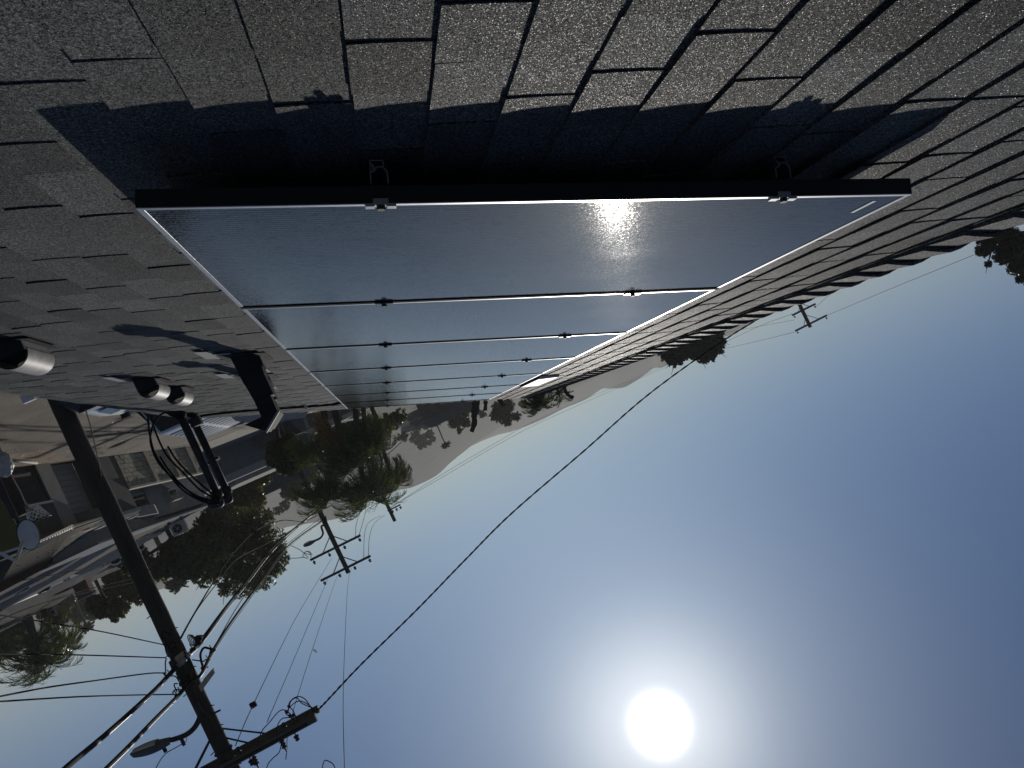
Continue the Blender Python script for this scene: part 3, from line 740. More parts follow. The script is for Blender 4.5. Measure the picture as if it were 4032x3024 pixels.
# tiled roof courses
A = [(-160, 2300, 24.5), (60, 2213, 23.5), (81, 2177, 22.0), (289, 2073, 24.0), (400, 2040, 28.0)]
ribbon('tile_roof', [(-160, 2262, 20.0), (62, 2180, 20.5), (289, 2073, 24.0), (402, 2039, 28.6)], [(-170, 2374, 29), (0, 2294, 29.2), (187, 2204, 30.2), (400, 2068, 32.4)], M_ROOFB)
for k in range(1, 14):
    f = k / 14; a0 = [(-160, 2262, 20.0), (62, 2180, 20.5), (289, 2073, 24.0), (402, 2039, 28.6)]; b0 = [(-170, 2374, 29), (0, 2294, 29.2), (187, 2204, 30.2), (400, 2068, 32.4)]
    pts = [atY(*a) * (1 - f) + atY(*b) * f + (0, 0, .03) for a, b in zip(a0, b0)]
    r_ = MB(); r_.tube(pts, .030, 4); r_.build('tile_course', M_ROOFB, rt)
ribbon('metal_strip', [(76, 2190, 20.3), (289, 2080, 23.8)], [(150, 2140, 19.5), (289, 2070, 23.6)], M_CREAM, ribs=14)
L0 = [(-170, 2374, 29.05), (0, 2294, 29.25), (187, 2204, 30.25), (400, 2068, 32.45), (519, 2003, 33.3)]
L1 = [(-170, 2420, 29.05), (0, 2333, 29.25), (187, 2233, 30.25), (400, 2088, 32.45), (519, 2022, 33.3)]
ribbon('brown_fascia', L0, L1, M_BROWNF, th=.02)
L2 = [(-170, 2436, 31), (0, 2347, 31.3), (187, 2247, 32.3), (400, 2116, 34), (600, 2021, 35.5)]
ribbon('parapet_top', L1, L2, M_ROOFG)
L3 = [(-170, 2448, 31.1), (0, 2366, 31.4), (187, 2269, 32.4), (400, 2142, 34.1), (608, 2026, 35.6)]
ribbon('shaded_step', L2, L3, M_BLUEW, th=.02)  # shadow band of the recess drawn as its own blue grey slab
L3b = [(-170, 2460, 33.1), (0, 2378, 33.4), (187, 2282, 34.4), (400, 2152, 35.6), (612, 2028, 36.2)]
ribbon('gutter_step', L3, L3b, M_ROOFD)
L4 = [(-100, 2470, 33.2), (34, 2386, 33.5), (187, 2302, 34.5), (400, 2180, 35.7), (618, 2040, 36.3)]
ribbon('pale_fascia', [(-100, 2425, 33.2), (22, 2366, 33.5), (187, 2282, 34.5), (400, 2152, 35.7), (612, 2028, 36.3)], L4, M_DISCW, th=.02)
L5 = [(34, 2390, 33.6), (160, 2330, 36), (320, 2248, 38), (470, 2162, 40), (640, 2098, 42), (800, 1994, 46)]
ribbon('beige_roof', [(34, 2386, 33.55), (110, 2345, 34), (260, 2262, 35), (400, 2180, 35.75), (618, 2042, 36.35), (800, 1984, 42)], L5, M_ROOFG)
ribbon('cream_panel', [(295, 2262, 37.2), (471, 2160, 38.6)], [(318, 2264, 37.4), (484, 2190, 38.8)], M_CREAM, ribs=12)
ribbon('cream_panel', [(527, 2139, 39.0), (560, 2124, 39.3), (632, 2098, 40)], [(537, 2160, 39.2), (572, 2136, 39.4), (640, 2100, 40.1)], M_CREAM, ribs=9)
ribbon('white_edge', [(34, 2384, 34.0), (201, 2315, 38.4), (322, 2259, 39.4), (405, 2229, 40.4)], [(34, 2389, 34.0), (201, 2320, 38.4), (322, 2264, 39.4), (405, 2234, 40.4)], M_WHITEP, th=.02)
ribbon('grey_roof', [(-300, 2560, 30), (-60, 2450, 32), (34, 2389, 34.05), (201, 2320, 38.45), (322, 2264, 39.45), (405, 2234, 40.45), (470, 2190, 41)],
       [(-300, 2640, 44), (-60, 2520, 46), (95, 2441, 47), (217, 2383, 48), (336, 2305, 49), (420, 2262, 50), (505, 2228, 51)], M_ROOFD)
for (q0, q1) in (((-160, 2262, 20.4), (62, 2180, 20.9)), ((618, 2042, 36.4), (800, 1986, 42.1))):
    a, b = atY(*q0), atY(*q1); mb = MB(); mb.prism([a - (0, 0, .06), b - (0, 0, .06), (b[0], b[1], 0), (a[0], a[1], 0)], (.05, .15, 0)); mb.build('wall', M_STUCCO, rt)
wb = MB(); a, b = atY(520, 2000, 33.2), atY(604, 1984, 33.6)
wb.prism([a, b, b + (0, 0, .42), a + (0, 0, .42)], (.25, 1.0, 0)); tagit(wb.build('parapet_box', M_DISCW, rt))
# roof accessories
def hvent(px, py, Y, s, lab):
    p = atY(px, py, Y); t = thing('roof_vent', lab, 'roof vent', p, 'dark hooded vents on the neighbouring roofs')
    mb = MB(); mb.prism([p + (-s, 0, -.12), p + (s, 0, -.12), p + (s * .8, 0, .12), p + (-s * .7, 0, .14)], (.1, .35, 0)); mb.build('body', M_GALVD, t)
    mb = MB(); mb.tube([p + (-s, -.02, -.02), p + (-s * .7, -.02, .14), p + (0, -.02, .19), p + (s * .8, -.02, .13), p + (s, -.02, 0.)], .025, 6); mb.build('rim', M_WHITEP, t)
hvent(85, 2316, 32.5, .36, 'white rimmed dark roof vent on the pale parapet, farthest left over the dish')
hvent(172, 2318, 36, .32, 'white rimmed dark roof vent between the palm and the brick chimney')
hvent(455, 2208, 39.5, .26, 'white rimmed roof vent at the end of the cream metal panels')
hvent(556, 2152, 41, .16, 'small white rimmed vent just above the tip of the cream panels')
ch = atY(333, 2322, 44); t = thing('brick_chimney', 'small red brick chimney with pale cap on the far grey roof', 'chimney', ch)
mb = MB(); mb.box(ch + (0, 0, -.05), (.72, .6, .85)); mb.build('stack', M_BRICK, t)
mb = MB(); mb.box(ch + (0, 0, .41), (.84, .7, .07)); mb.build('cap', M_DISCW, t)
mb = MB(); mb.tube([ch + (0, 0, .44), ch + (0, 0, .68)], .14, 8); mb.build('pot', M_GALVD, t)
mb = MB(); p = atY(208, 2386, 46); mb.tube([p, p + (0, 0, .55)], .05, 6); mb.tube([p + (-.25, 0, .12), p + (.2, 0, .16)], .03, 6); mb.tube([p + (0, 0, .52), p + (.16, 0, .52)], .05, 6)
tagit(mb.build('roof_standpipe', M_DISCW), 'pale bent standpipe on the ridge of the far grey roof', 'pipe')
# condenser unit
ac = thing('condenser_unit', 'pale air conditioning condenser with a round fan standing on the beige roof', 'air conditioner', atY(692, 2052, 28.2))
a, b = atY(664, 2070, 28), atY(722, 2041, 28); b[2] = a[2]; uu = (b - a); dd = np.array([.06, .30, 0]); hh = np.array([0, 0, .44])
mb = MB(); mb.prism([a, b, b + hh, a + hh], dd); mb.build('casing', M_DISCW, ac)
cen = a + uu * .42 + hh * .5 - dd * .02
rows = [[cen + uu / np.linalg.norm(uu) * math.cos(t_) * r_ + np.array([0, 0, math.sin(t_) * r_]) for t_ in np.linspace(0, 2 * math.pi, 21)] for r_ in (.003, .165)]
mb = MB(); mb.grid(rows); mb.build('fan_grille', M_GALVD, ac)
mb = MB(); c2_ = cen - dd * .04
mb.tube([c2_ + uu / np.linalg.norm(uu) * math.cos(t_) * .17 + np.array([0, 0, math.sin(t_) * .17]) for t_ in np.linspace(0, 2 * math.pi, 21)], .01, 5)
mb.tube([c2_ - dd * .03, c2_ + dd * .02], .03, 8)
for k in range(6):
    t_ = k * math.pi / 3; e = c2_ + uu / np.linalg.norm(uu) * math.cos(t_) * .165 + np.array([0, 0, math.sin(t_) * .165]); mb.tube([c2_, e], .006, 4)
mb.build('fan_guard', M_DISCW, ac)
mb = MB()
for k in range(9): mb.box(b + hh * (k + .5) / 9 + dd * .5, (.02, .26, .02))
mb.build('side_louvre', M_DISCW, ac)
for f in (.08, .92):
    mb = MB(); p = a + uu * f + dd * .5; mb.box(p - (0, 0, .06), (.05, .3, .12)); mb.build('foot', M_GALVD, ac)
# long low building beyond the cross street
G0, G1 = atZ(841, 1783, 0), atZ(1104, 1680, 0)
gd = (G1 - G0) / np.linalg.norm(G1 - G0); gn = np.array([-gd[1], gd[0], 0.]); gn = gn if gn[1] < 0 else -gn
def gp_(t, z, o=0): return G0 + gd * t + gn * o + np.array([0, 0, z])
def gbox(mb, t0, t1, z0, z1, o0, o1, tone=.5): mb.prism([gp_(t0, z0, o0), gp_(t1, z0, o0), gp_(t1, z0, o1), gp_(t0, z0, o1)], (0, 0, z1 - z0), tone); return mb
b3 = thing('low_building', 'long low blue grey building with pale parapet beyond the sunlit cross street', 'building', gp_(3, 0, -3))
gbox(MB(), -2.6, 7.0, 0, 1.62, -7, 0).build('wall', M_BLUEW, b3)
gbox(MB(), -2.7, 7.1, 1.62, 2.08, -7.1, .12).build('parapet', M_DISCW, b3)
gbox(MB(), .9, 6.9, 2.08, 2.38, -6, -1.0).build('upper_step', M_STUCCO, b3)
for t_ in (1.1, 4.4, 7.2): gbox(MB(), t_, t_ + .03, 0, 1.62, .001, .012).build('wall_joint', M_STUCCOD, b3)
# corrugated carport roof beyond our rake
cp = thing('carport', 'long corrugated metal carport roof just beyond the end of the shingle roof', 'carport', (2.0, 18, 0))
P_ = [atZ(*q, 2.35) for q in [(903, 1638), (1040, 1625), (1204, 1612), (1199, 1642), (1120, 1652), (1095, 1664), (985, 1664), (925, 1656)]]
mb = MB(); mb.prism(P_, (0, 0, -.05)); cr = mb.build('roof_sheet', M_GALV, cp)
c0 = P_[0]; c1 = P_[3]
xs_ = [p[0] for p in P_]; ys_ = [p[1] for p in P_]
def seg_y(poly, y):
    hit = []
    for i in range(len(poly)):
        a, b = poly[i], poly[(i + 1) % len(poly)]
        if (a[1] - y) * (b[1] - y) < 0: hit.append(a[0] + (b[0] - a[0]) * (y - a[1]) / (b[1] - a[1]))
    return sorted(hit)
yy = min(ys_) + .1
while yy < max(ys_) - .1:
    h_ = seg_y(P_, yy)
    if len(h_) >= 2 and h_[-1] - h_[0] > .08:
        mb = MB(); mb.tube([(h_[0] + .02, yy, 2.36), (h_[-1] - .02, yy, 2.36)], .028, 6); mb.build('corrugation', M_DISCW, cr)
    yy += .22
for q in (P_[0], P_[3], P_[6]):
    mb = MB(); mb.box((q[0] * .97, q[1], 1.15), (.09, .09, 2.3)); mb.build('post', M_GALVD, cp)
# pale parapet building behind the palms
b4 = thing('fence_building', 'grey panelled building with pale parapet slabs behind the leaning palm trunks', 'building', atZ(1260, 1660, 0))
def facing(name, pts, Y, m, parent, dy=.3):
    mb = MB(); mb.prism([atY(*q, Y) for q in pts], (0, dy, 0)); return mb.build(name, m, parent)
facing('wall', [(1120, 1640), (1420, 1600), (1420, 1640), (1316, 1662), (1190, 1702)], 48.4, M_BLUEW, b4, 3)
facing('parapet_slab', [(1190, 1701), (1237, 1707), (1328, 1668), (1315, 1646)], 48, M_CREAM, b4)
facing('parapet_slab', [(1345, 1637), (1352, 1656), (1397, 1633), (1387, 1618)], 48, M_CREAM, b4)
facing('parapet_slab', [(1412, 1612), (1418, 1622), (1455, 1608), (1450, 1596)], 48, M_CREAM, b4)
mb = MB(); mb.prism([atY(1192, 1642, 47.6), atY(1204, 1640, 47.6), atY(1218, 1684, 47.6), atY(1206, 1686, 47.6)], (0, .1, 0)); mb.build('downpipe', M_DISCW, b4)
facing('lower_wall', [(1020, 1762), (1200, 1700), (1195, 1640), (960, 1650)], 50.5, M_STUCCOD, b4, 2)
# small houses on the rise
def small_house(px, py, D, w, h, lab, wm, rm, yaw=0.3):
    c = atY(px, py, D); t = thing('distant_house', lab, 'house', (c[0], c[1], c[2] - h - 2), 'distant houses below the hills')
    ax = [np.array([math.cos(yaw), math.sin(yaw), 0]), np.array([-math.sin(yaw), math.cos(yaw), 0]), np.array([0, 0, 1.])]
    mb = MB(); mb.box(c - (0, 0, h / 2 + 1), (w, w * .6, h + 2), ax); mb.build('wall', wm, t)
    mb = MB(); a = ax[0] * w * .54; b = ax[1] * w * .34; r_ = h * .6
    mb.prism([c - a - b, c - a + b, c - a + (0, 0, r_)], a * 2); mb.build('roof', rm, t)
    for k in (-.28, .05, .3):
        mb = MB(); mb.box(c + ax[0] * w * k - ax[1] * (w * .3 + .03) - (0, 0, h * .45), (w * .1, .06, h * .35), ax); mb.build('window', M_WIN, t)
small_house(1690, 1632, 150, 7, 2.2, 'hazy pale house with long wall, right of the arching palm frond', M_STUCCO, M_ROOFD, .5)
small_house(1765, 1612, 110, 7, 2.4, 'hazy brown roofed house next to the dark bare trunk', M_ROOFG, M_ROOFG, .5)
small_house(1610, 1635, 150, 12, 2.4, 'hazy grey house half hidden by the arching palm frond', M_BLUEW, M_ROOFD, .4)
small_house(1160, 1830, 85, 10, 2.8, 'grey gabled house behind the small bushy tree and the second pole', M_STUCCO, M_ROOFD, .2)
small_house(1010, 1895, 80, 9, 2.6, 'dark roofed house behind the olive bushes left of the second pole', M_STUCCOD, M_ROOFD, .3)
small_house(1240, 1790, 95, 9, 2.6, 'dim house seen through the fronds of the big palm clump', M_STUCCO, M_ROOFG, .2)
# ------------------------------------------------------------------ vehicles
def loft_vehicle(t, secs, m, name='body'):
    """secs: list of (y, half_width_low, half_width_top, z_low, z_mid, z_top) along the car"""
    rows = []
    for (y, wl, wt, z0, zm, z1) in secs:
        rows.append([(-wl, y, z0), (-wl * 1.01, y, (z0 + zm) / 2), (-wl, y, zm), (-wt, y, z1 - .05), (-wt * .8, y, z1), (0, y, z1 + .012), (wt * .8, y, z1), (wt, y, z1 - .05), (wl, y, zm), (wl * 1.01, y, (z0 + zm) / 2), (wl, y, z0)])
    o = ORG[t]; mb = MB(); mb.grid([[np.array(p) + o for p in r] for r in rows])
    for r, rev in ((rows[0], 1), (rows[-1], 0)):
        f = list(range(len(r))); mb.add([np.array(p) + o for p in r], [tuple(f[::-1]) if rev else tuple(f)])
    return mb.build(name, m, t, True)
def wheels(t, xs_, ys_, r_):
    o = ORG[t]
    for x in xs_:
        for y in ys_:
            mb = MB(); c = o + (x, y, r_); mb.tube([c + (-.1, 0, 0), c + (.1, 0, 0)], r_, 20); w = mb.build('wheel', M_TYRE, t)
            mb = MB(); sgn = 1 if x > 0 else -1; mb.tube([c + (sgn * .095, 0, 0), c + (sgn * .108, 0, 0)], r_ * .6, 14); mb.build('rim', M_ALU, w)
car = thing('parked_car', 'white parked car with dark windscreen and sunroof, nearest the eave in the alley', 'car', (4.20, 14.9, 0))
loft_vehicle(car, [(-2.1, .78, .70, .3, .6, .72), (-1.9, .86, .8, .25, .7, .84), (-1.05, .88, .80, .25, .85, .98), (-.1, .89, .66, .25, .92, 1.44), (.1, .89, .68, .25, .92, 1.47), (1.0, .89, .68, .25, .92, 1.49), (1.8, .88, .66, .25, .92, 1.42), (2.25, .84, .7, .28, .9, 1.0), (2.35, .8, .7, .35, .7, .8)], M_PAINTW)
o = ORG[car]
mb = MB(); mb.prism([o + (-.74, -1.06, 1.0), o + (.74, -1.06, 1.0), o + (.60, -.16, 1.455), o + (-.60, -.16, 1.455)], (0, -.012, .012)); mb.build('windscreen', M_WIN, car)
mb = MB(); mb.prism([o + (-.42, .15, 1.505), o + (.42, .15, 1.505), o + (.42, .85, 1.512), o + (-.42, .85, 1.512)], (0, 0, .006)); mb.build('sunroof', M_WIN, car)
for s_ in (-1, 1):
    mb = MB(); mb.prism([o + (s_ * .885, -.85, .95), o + (s_ * .885, 1.6, .95), o + (s_ * .72, 1.4, 1.36), o + (s_ * .70, -.1, 1.38)], (s_ * .012, 0, 0)); mb.build('side_window', M_WIN, car)
    mb = MB(); mb.box(o + (s_ * 1.02, -.85, 1.0), (.20, .09, .14)); mb.build('mirror', M_PAINTW, car)
    mb = MB(); mb.box(o + (s_ * .6, -2.06, .62), (.3, .08, .12)); mb.build('headlight', M_GALV, car)
wheels(car, (-.82, .82), (-1.35, 1.4), .32)
van = thing('cargo_van', 'white cargo van with dark windscreen and ribbed roof, parked behind the masts', 'van', (3.62, 18.9, 0))
loft_vehicle(van, [(-3.1, .82, .74, .3, .7, .85), (-2.9, .92, .84, .25, .9, 1.1), (-2.2, .95, .82, .25, 1.15, 1.25), (-1.5, .96, .78, .25, 1.2, 2.02), (-1.3, .96, .80, .25, 1.2, 2.08), (2.2, .96, .80, .25, 1.2, 2.1), (2.35, .94, .78, .3, 1.2, 2.0)], M_PAINTW)
o = ORG[van]
mb = MB(); mb.prism([o + (-.78, -2.2, 1.27), o + (.78, -2.2, 1.27), o + (.70, -1.54, 2.0), o + (-.70, -1.54, 2.0)], (0, -.02, .012)); mb.build('windscreen', M_WIN, van)
for k in range(9):
    for x in (-.36, .36):
        mb = MB(); mb.box(o + (x, -1.05 + k * .38, 2.105), (.62, .06, .035)); mb.build('roof_rib', M_PAINTW, van)
for s_ in (-1, 1):
    mb = MB(); mb.prism([o + (s_ * .962, -2.0, 1.2), o + (s_ * .962, -.8, 1.2), o + (s_ * .84, -.8, 1.75), o + (s_ * .84, -1.5, 1.75)], (s_ * .012, 0, 0)); mb.build('side_window', M_WIN, van)
    mb = MB(); mb.box(o + (s_ * 1.10, -1.95, 1.36), (.16, .12, .26)); mb.tube([o + (s_ * .95, -1.95, 1.3), o + (s_ * 1.08, -1.95, 1.3)], .02, 5); mb.build('mirror', M_BLACK, van)
wheels(van, (-.86, .86), (-2.2, 1.4), .35)
# ------------------------------------------------------------------ utility poles
def pole_z(X, Y, px, py):
    d = ray(px, py); return EYE + math.hypot(X, Y) * d[2] / math.hypot(d[0], d[1])
def braces(mb, c, armdir, z, L, drop, yoff):
    for s_ in (-1, 1):
        mb.tube([c + armdir * L * s_ + np.array([0, yoff, z - .05]), c + np.array([0, yoff, z - drop])], .022, 5)
def pole(X, Y, H, r0, r1, m, name='utility_pole', label='', seg=14):
    t = thing(name, label, 'utility pole', (X, Y, 0), 'wooden utility poles along the alley')
    mb = MB(); rr_ = np.random.RandomState(int(abs(X) * 10)); n = 26
    pts = [(X + .002 * rr_.randn(), Y, -.0 + H * i / n) for i in range(n + 1)]
    mb.tube(pts, [r0 + (r1 - r0) * i / n + .0025 * rr_.randn() for i in range(n + 1)], seg); mb.build('pole_shaft', m, t, True)
    return t
def insulator(parent, p, s=1., m=None, down=False):
    k = -1 if down else 1; mb = MB(); p = np.asarray(p, float)
    mb.tube([p, p + (0, 0, .05 * s * k), p + (0, 0, .06 * s * k), p + (0, 0, .10 * s * k), p + (0, 0, .11 * s * k), p + (0, 0, .15 * s * k), p + (0, 0, .17 * s * k)], [.012 * s, .012 * s, .05 * s, .055 * s, .03 * s, .05 * s, .02 * s], 8)
    return mb.build('insulator', m or M_STEEL, parent, True)
P1 = (5.36, 15.70)
pl1 = pole(*P1, 9.6, .185, .150, M_POLE, label='nearest dark wooden utility pole with street lamp arm, cable boxes and double crossarm')
zc = pole_z(*P1, 918, 2983)
e1 = atY(1239, 2820, P1[1] - .25)
adir = np.array([P1[0] - e1[0], P1[1] - .25 - e1[1] + .0, 0.]); adir /= np.linalg.norm(adir)
c1 = np.array([P1[0], P1[1], 0.])
La = np.linalg.norm(e1[:2] - c1[:2])
for dy in (-.25, .25):
    mb = MB(); c = c1 + (0, dy, zc); mb.box(c, (2 * La, .11, .13)); mb.build('crossarm', M_ARM, pl1)
mb = MB()
for s_ in (-1, 1):
    for dy in (-.31, .31):
        mb.tube([c1 + (s_ * .72, dy, zc - .06), c1 + (s_ * .02, dy * .6, zc - .62)], .018, 5)
mb.build('brace', M_STEEL, pl1)
mb = MB(); mb.box(c1 + (-La * .45, -.31, zc + .01), (La * .9, .012, .05)); mb.build('arm_strap', M_GALVD, pl1)
for x in (-1.38, -.45, .6, 1.3):
    insulator(pl1, c1 + (x, -.25, zc + .065), 1.)
    insulator(pl1, c1 + (x + .12, -.25, zc - .065), .9, down=True)
mb = MB(); mb.box(c1 + (-La + .1, 0, zc), (.1, .6, .07)); mb.build('spacer_block', M_ARM, pl1)
def board(pts, Y, dy, name, m, parent):
    mb = MB(); mb.prism([atY(*q, Y) for q in pts], (0, dy, 0)); return mb.build(name, m, parent)
yp = P1[1] - .22
board([(837, 2633), (846, 2650), (792, 2724), (781, 2702)], yp, .03, 'tag_board', M_TAGW, pl1)
board([(800, 2676), (836, 2634), (841, 2650), (806, 2694)], yp + .04, .10, 'standoff_block', M_POLE, pl1)
board([(663, 2608), (684, 2592), (700, 2630), (680, 2646)], yp - .05, .16, 'splice_box', M_STEEL, pl1)
board([(684, 2592), (716, 2566), (730, 2588), (700, 2612)], yp - .02, .05, 'label_plate', M_TAGW, pl1)
mb = MB(); mb.tube([atY(702, 2622, yp - .08), atY(716, 2606, yp - .08), atY(731, 2589, yp - .08)], [.045, .06, .05], 10); mb.build('splice_case', M_GALV, pl1, True)
board([(703, 2690), (716, 2672), (731, 2684), (722, 2700), (708, 2706)], yp - .02, .12, 'terminal_box', M_GALVD, pl1)
board([(766, 2508), (792, 2506), (795, 2516), (768, 2548)], yp - .02, .14, 'closure', M_BLACK, pl1)
mb = MB(); mb.box((P1[0] - .17, P1[1] - .10, pole_z(*P1, 180, 1580)), (.10, .10, .10)); mb.build('yellow_tag', M_YEL, pl1)
for (cx, cy, rr_) in ((757, 2520, .11), (762, 2519, .10), (752, 2521, .115)):
    c = atY(cx, cy, yp); mb = MB()
    mb.tube([c + np.array([math.cos(a) * rr_ * .35, 0, math.sin(a) * rr_]) for a in np.linspace(0, 2 * math.pi, 25)], .009, 5); mb.build('coil', M_BLACK, pl1, True)
loops = [[(640, 2490), (650, 2488), (662, 2492), (672, 2505)], [(640, 2490), (637, 2502), (648, 2520), (658, 2536), (668, 2552), (678, 2575)], [(655, 2535), (651, 2548), (655, 2570), (665, 2588)], [(669, 2535), (676, 2528), (686, 2530), (694, 2540)],
         [(680, 2555), (687, 2548), (693, 2552)], [(655, 2592), (651, 2610), (652, 2640), (650, 2655), (660, 2662), (690, 2663), (706, 2685)], [(693, 2650), (702, 2668), (712, 2682)], [(705, 2645), (712, 2665), (716, 2680)],
         [(700, 2692), (688, 2692), (686, 2700), (692, 2712), (697, 2725)], [(710, 2716), (690, 2716), (681, 2725), (682, 2732)], [(838, 2556), (822, 2553), (805, 2550), (794, 2562), (789, 2580), (793, 2605), (800, 2630)],
         [(757, 2598), (780, 2601), (800, 2604), (812, 2595)], [(827, 2565), (822, 2590), (806, 2625)], [(752, 2612), (752, 2635), (746, 2660), (742, 2675)], [(733, 2590), (745, 2600), (765, 2640), (770, 2690)]]
for i, lp in enumerate(loops):
    mb = MB(); mb.tube(cat_rom([atY(*q, yp - .03 * (i % 3)) for q in lp], 5), .012 if i != 10 else .022, 6); mb.build('jumper_wire', M_BLACK, pl1, True)
mb = MB()
for k, (a_, b_) in enumerate((((455, 2030), (560, 2235)), ((600, 2320), (655, 2440)))):
    mb.tube([atY(*a_, P1[1] - .19), atY(*b_, P1[1] - .18)], .02, 6)
mb.build('riser_pipe', M_POLE, pl1)
mb = MB(); z_ = pole_z(*P1, 620, 2470)
for zz, s_ in ((pole_z(*P1, 860, 2790), .09),): mb.tube([c1 + (-.1, -.1, zz), c1 + (-.30, -.1, zz + .01)], .02, 6)
mb.build('bolt', M_STEEL, pl1)
for zz in np.linspace(4.2, 8.8, 12):
    mb = MB(); mb.tube([c1 + (-.15 * (1 if int(zz * 2) % 2 else -1), -.04, zz), c1 + (-.22 * (1 if int(zz * 2) % 2 else -1), -.06, zz + .02)], .01, 5); mb.build('bolt', M_STEEL, pl1)
mb = MB(); zz = pole_z(*P1, 897, 2945)
mb.tube([c1 + (math.cos(a) * .165, math.sin(a) * .165, zz) for a in np.linspace(0, 2 * math.pi, 17)], .02, 5); mb.build('band', M_GALVD, pl1)
for i_, q in enumerate(((742, 2578), (760, 2556), (779, 2536), (670, 2654), (655, 2668), (805, 2628), (821, 2596), (838, 2560), (730, 2702), (712, 2722), (699, 2738))):
    mb = MB(); c = atY(*q, P1[1] - .30 + (.8 if q[0] > 800 else 0)); mb.box(c, (.07 + .03 * (i_ % 3), .05, .05 + .02 * (i_ % 2))); mb.tube([c, c + (.02, 0, -.10 - .02 * (i_ % 3))], .01, 5); mb.build('cable_clamp', M_BLACK if i_ % 3 else M_GALV, pl1)
# street lamp
sy = P1[1] - .25
lamp = thing('street_lamp', 'grey cobra head street lamp on a curved arm bracketed to the nearest utility pole', 'street lamp', atY(788, 2800, sy), 'cobra head lamps on the poles')
def cobra(t, arm, hA, hB, Y, rtube, hr, clampq):
    mb = MB(); mb.tube(cat_rom([atY(*q, Y) for q in arm], 6), rtube, 10); mb.build('arm', M_STEEL, t, True)
    a, b = atY(*hA, Y), atY(*hB, Y); d = b - a; L = np.linalg.norm(d); d /= L
    up_ = np.array([0, 0, 1.]); up_ = up_ - d * (up_ @ d); up_ /= np.linalg.norm(up_); sd = np.cross(d, up_)
    rows = []; rows2 = []
    for k in range(13):
        f = k / 12; w = hr * (.42 + .9 * math.sin(math.pi * min(1, f * .80 + .10)) ** .9) * (1 if f < .97 else .35)
        c = a + d * L * f; row = []; row2 = []
        for j in range(17):
            an = 2 * math.pi * j / 16; hgt = (.75 if math.sin(an) > 0 else .42)
            row.append(c + sd * math.cos(an) * w + up_ * math.sin(an) * w * hgt)
            row2.append(c + sd * math.cos(an) * w * .8 + up_ * (math.sin(an) * w * .35 - w * .22))
        rows.append(row)
        if .3 < f < .97: rows2.append(row2)
    mb = MB(); mb.grid(rows); mb.add(rows[0], [tuple(range(17))]); mb.add(rows[-1], [tuple(range(17))[::-1]]); mb.build('housing', M_GALVD if hr < .1 else M_ALUD, t, True)
    mb = MB(); mb.grid(rows2); mb.build('lens', M_DISH, t, True)
    return a, b, d, up_
a, b, d, up_ = cobra(lamp, [(769, 2764), (778, 2780), (786, 2797), (787, 2820), (779, 2843), (764, 2867), (742, 2887), (712, 2902), (668, 2916)], (673, 2912), (514, 2969), sy, .050, .13, None)
mb = MB(); mb.tube([atY(784, 2812, sy), atY(810, 2800, P1[1] - .1)], .035, 8); mb.build('bracket', M_STEEL, lamp)
mb = MB(); c = atY(645, 2944, sy); mb.tube([c - up_ * .0, c + np.array([0, 0, .09])], .035, 10); mb.build('photocell', M_BLACK, lamp)
mb = MB(); c = atY(717, 2916, sy); mb.tube([c + (0, 0, -.02), c + (0, 0, .10)], .035, 8); mb.tube(cat_rom([atY(729, 2894, sy), atY(736, 2905, sy), atY(731, 2920, sy), atY(720, 2926, sy)], 4), .008, 5); mb.build('arrester', M_STEEL, lamp)
mb = MB(); mb.tube(cat_rom([atY(*q, sy) for q in [(718, 2928), (690, 2945), (655, 2965), (630, 2995), (612, 3030), (605, 3060)]], 5), .009, 5)
tagit(mb.build('lamp_feed_wire', M_BLACK, None, True), 'thin black feed wire rising from the street lamp arm', 'wire')
# second pole
P2 = (5.17, 45.0)
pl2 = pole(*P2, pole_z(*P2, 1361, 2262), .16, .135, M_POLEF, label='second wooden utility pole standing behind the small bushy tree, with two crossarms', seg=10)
c2 = np.array([P2[0], P2[1], 0.])
def arm_px(t, Pc, ctr, e0, e1, m, n_ins=4, th=.13, down=True):
    z = pole_z(*Pc, *ctr); a = atZ(*e0, z); b = atZ(*e1, z)
    # keep the arm through the pole axis at its real length
    w0 = np.linalg.norm(np.array(atY(*e0, Pc[1])) - atY(*ctr, Pc[1])); w1 = np.linalg.norm(np.array(atY(*e1, Pc[1])) - atY(*ctr, Pc[1]))
    L = w0 + w1; mid = np.array([Pc[0] + (w0 - w1) / 2, Pc[1] - .2, z])
    mb = MB(); mb.box(mid, (L, th, th)); mb.build('crossarm', m, t)
    mb = MB()
    for s_ in (-1, 1): mb.tube([mid + (s_ * L * .24, -.08, -.05), (Pc[0], Pc[1] - .2, z - .75 * L / 3)], .03, 5)
    mb.build('brace', M_STEEL, t)
    for k in range(n_ins):
        x = -L / 2 + .15 + (L - .3) * (k if k < n_ins / 2 else k) / (n_ins - 1)
        insulator(t, mid + (x, 0, th / 2), 1.6)
    return z
arm_px(pl2, P2, (1315, 2158), (1212, 2205), (1412, 2113), M_POLEF)
arm_px(pl2, P2, (1353, 2240), (1255, 2292), (1450, 2192), M_POLEF)
lp2 = thing('street_lamp', 'small cobra head street lamp on the second pole, dark against the sky', 'street lamp', atY(1270, 2090, 44.8), 'cobra head lamps on the poles')
cobra(lp2, [(1287, 2068), (1266, 2072), (1272, 2100), (1262, 2118), (1238, 2130)], (1240, 2128), (1194, 2149), 44.8, .06, .16, None)
mb = MB()
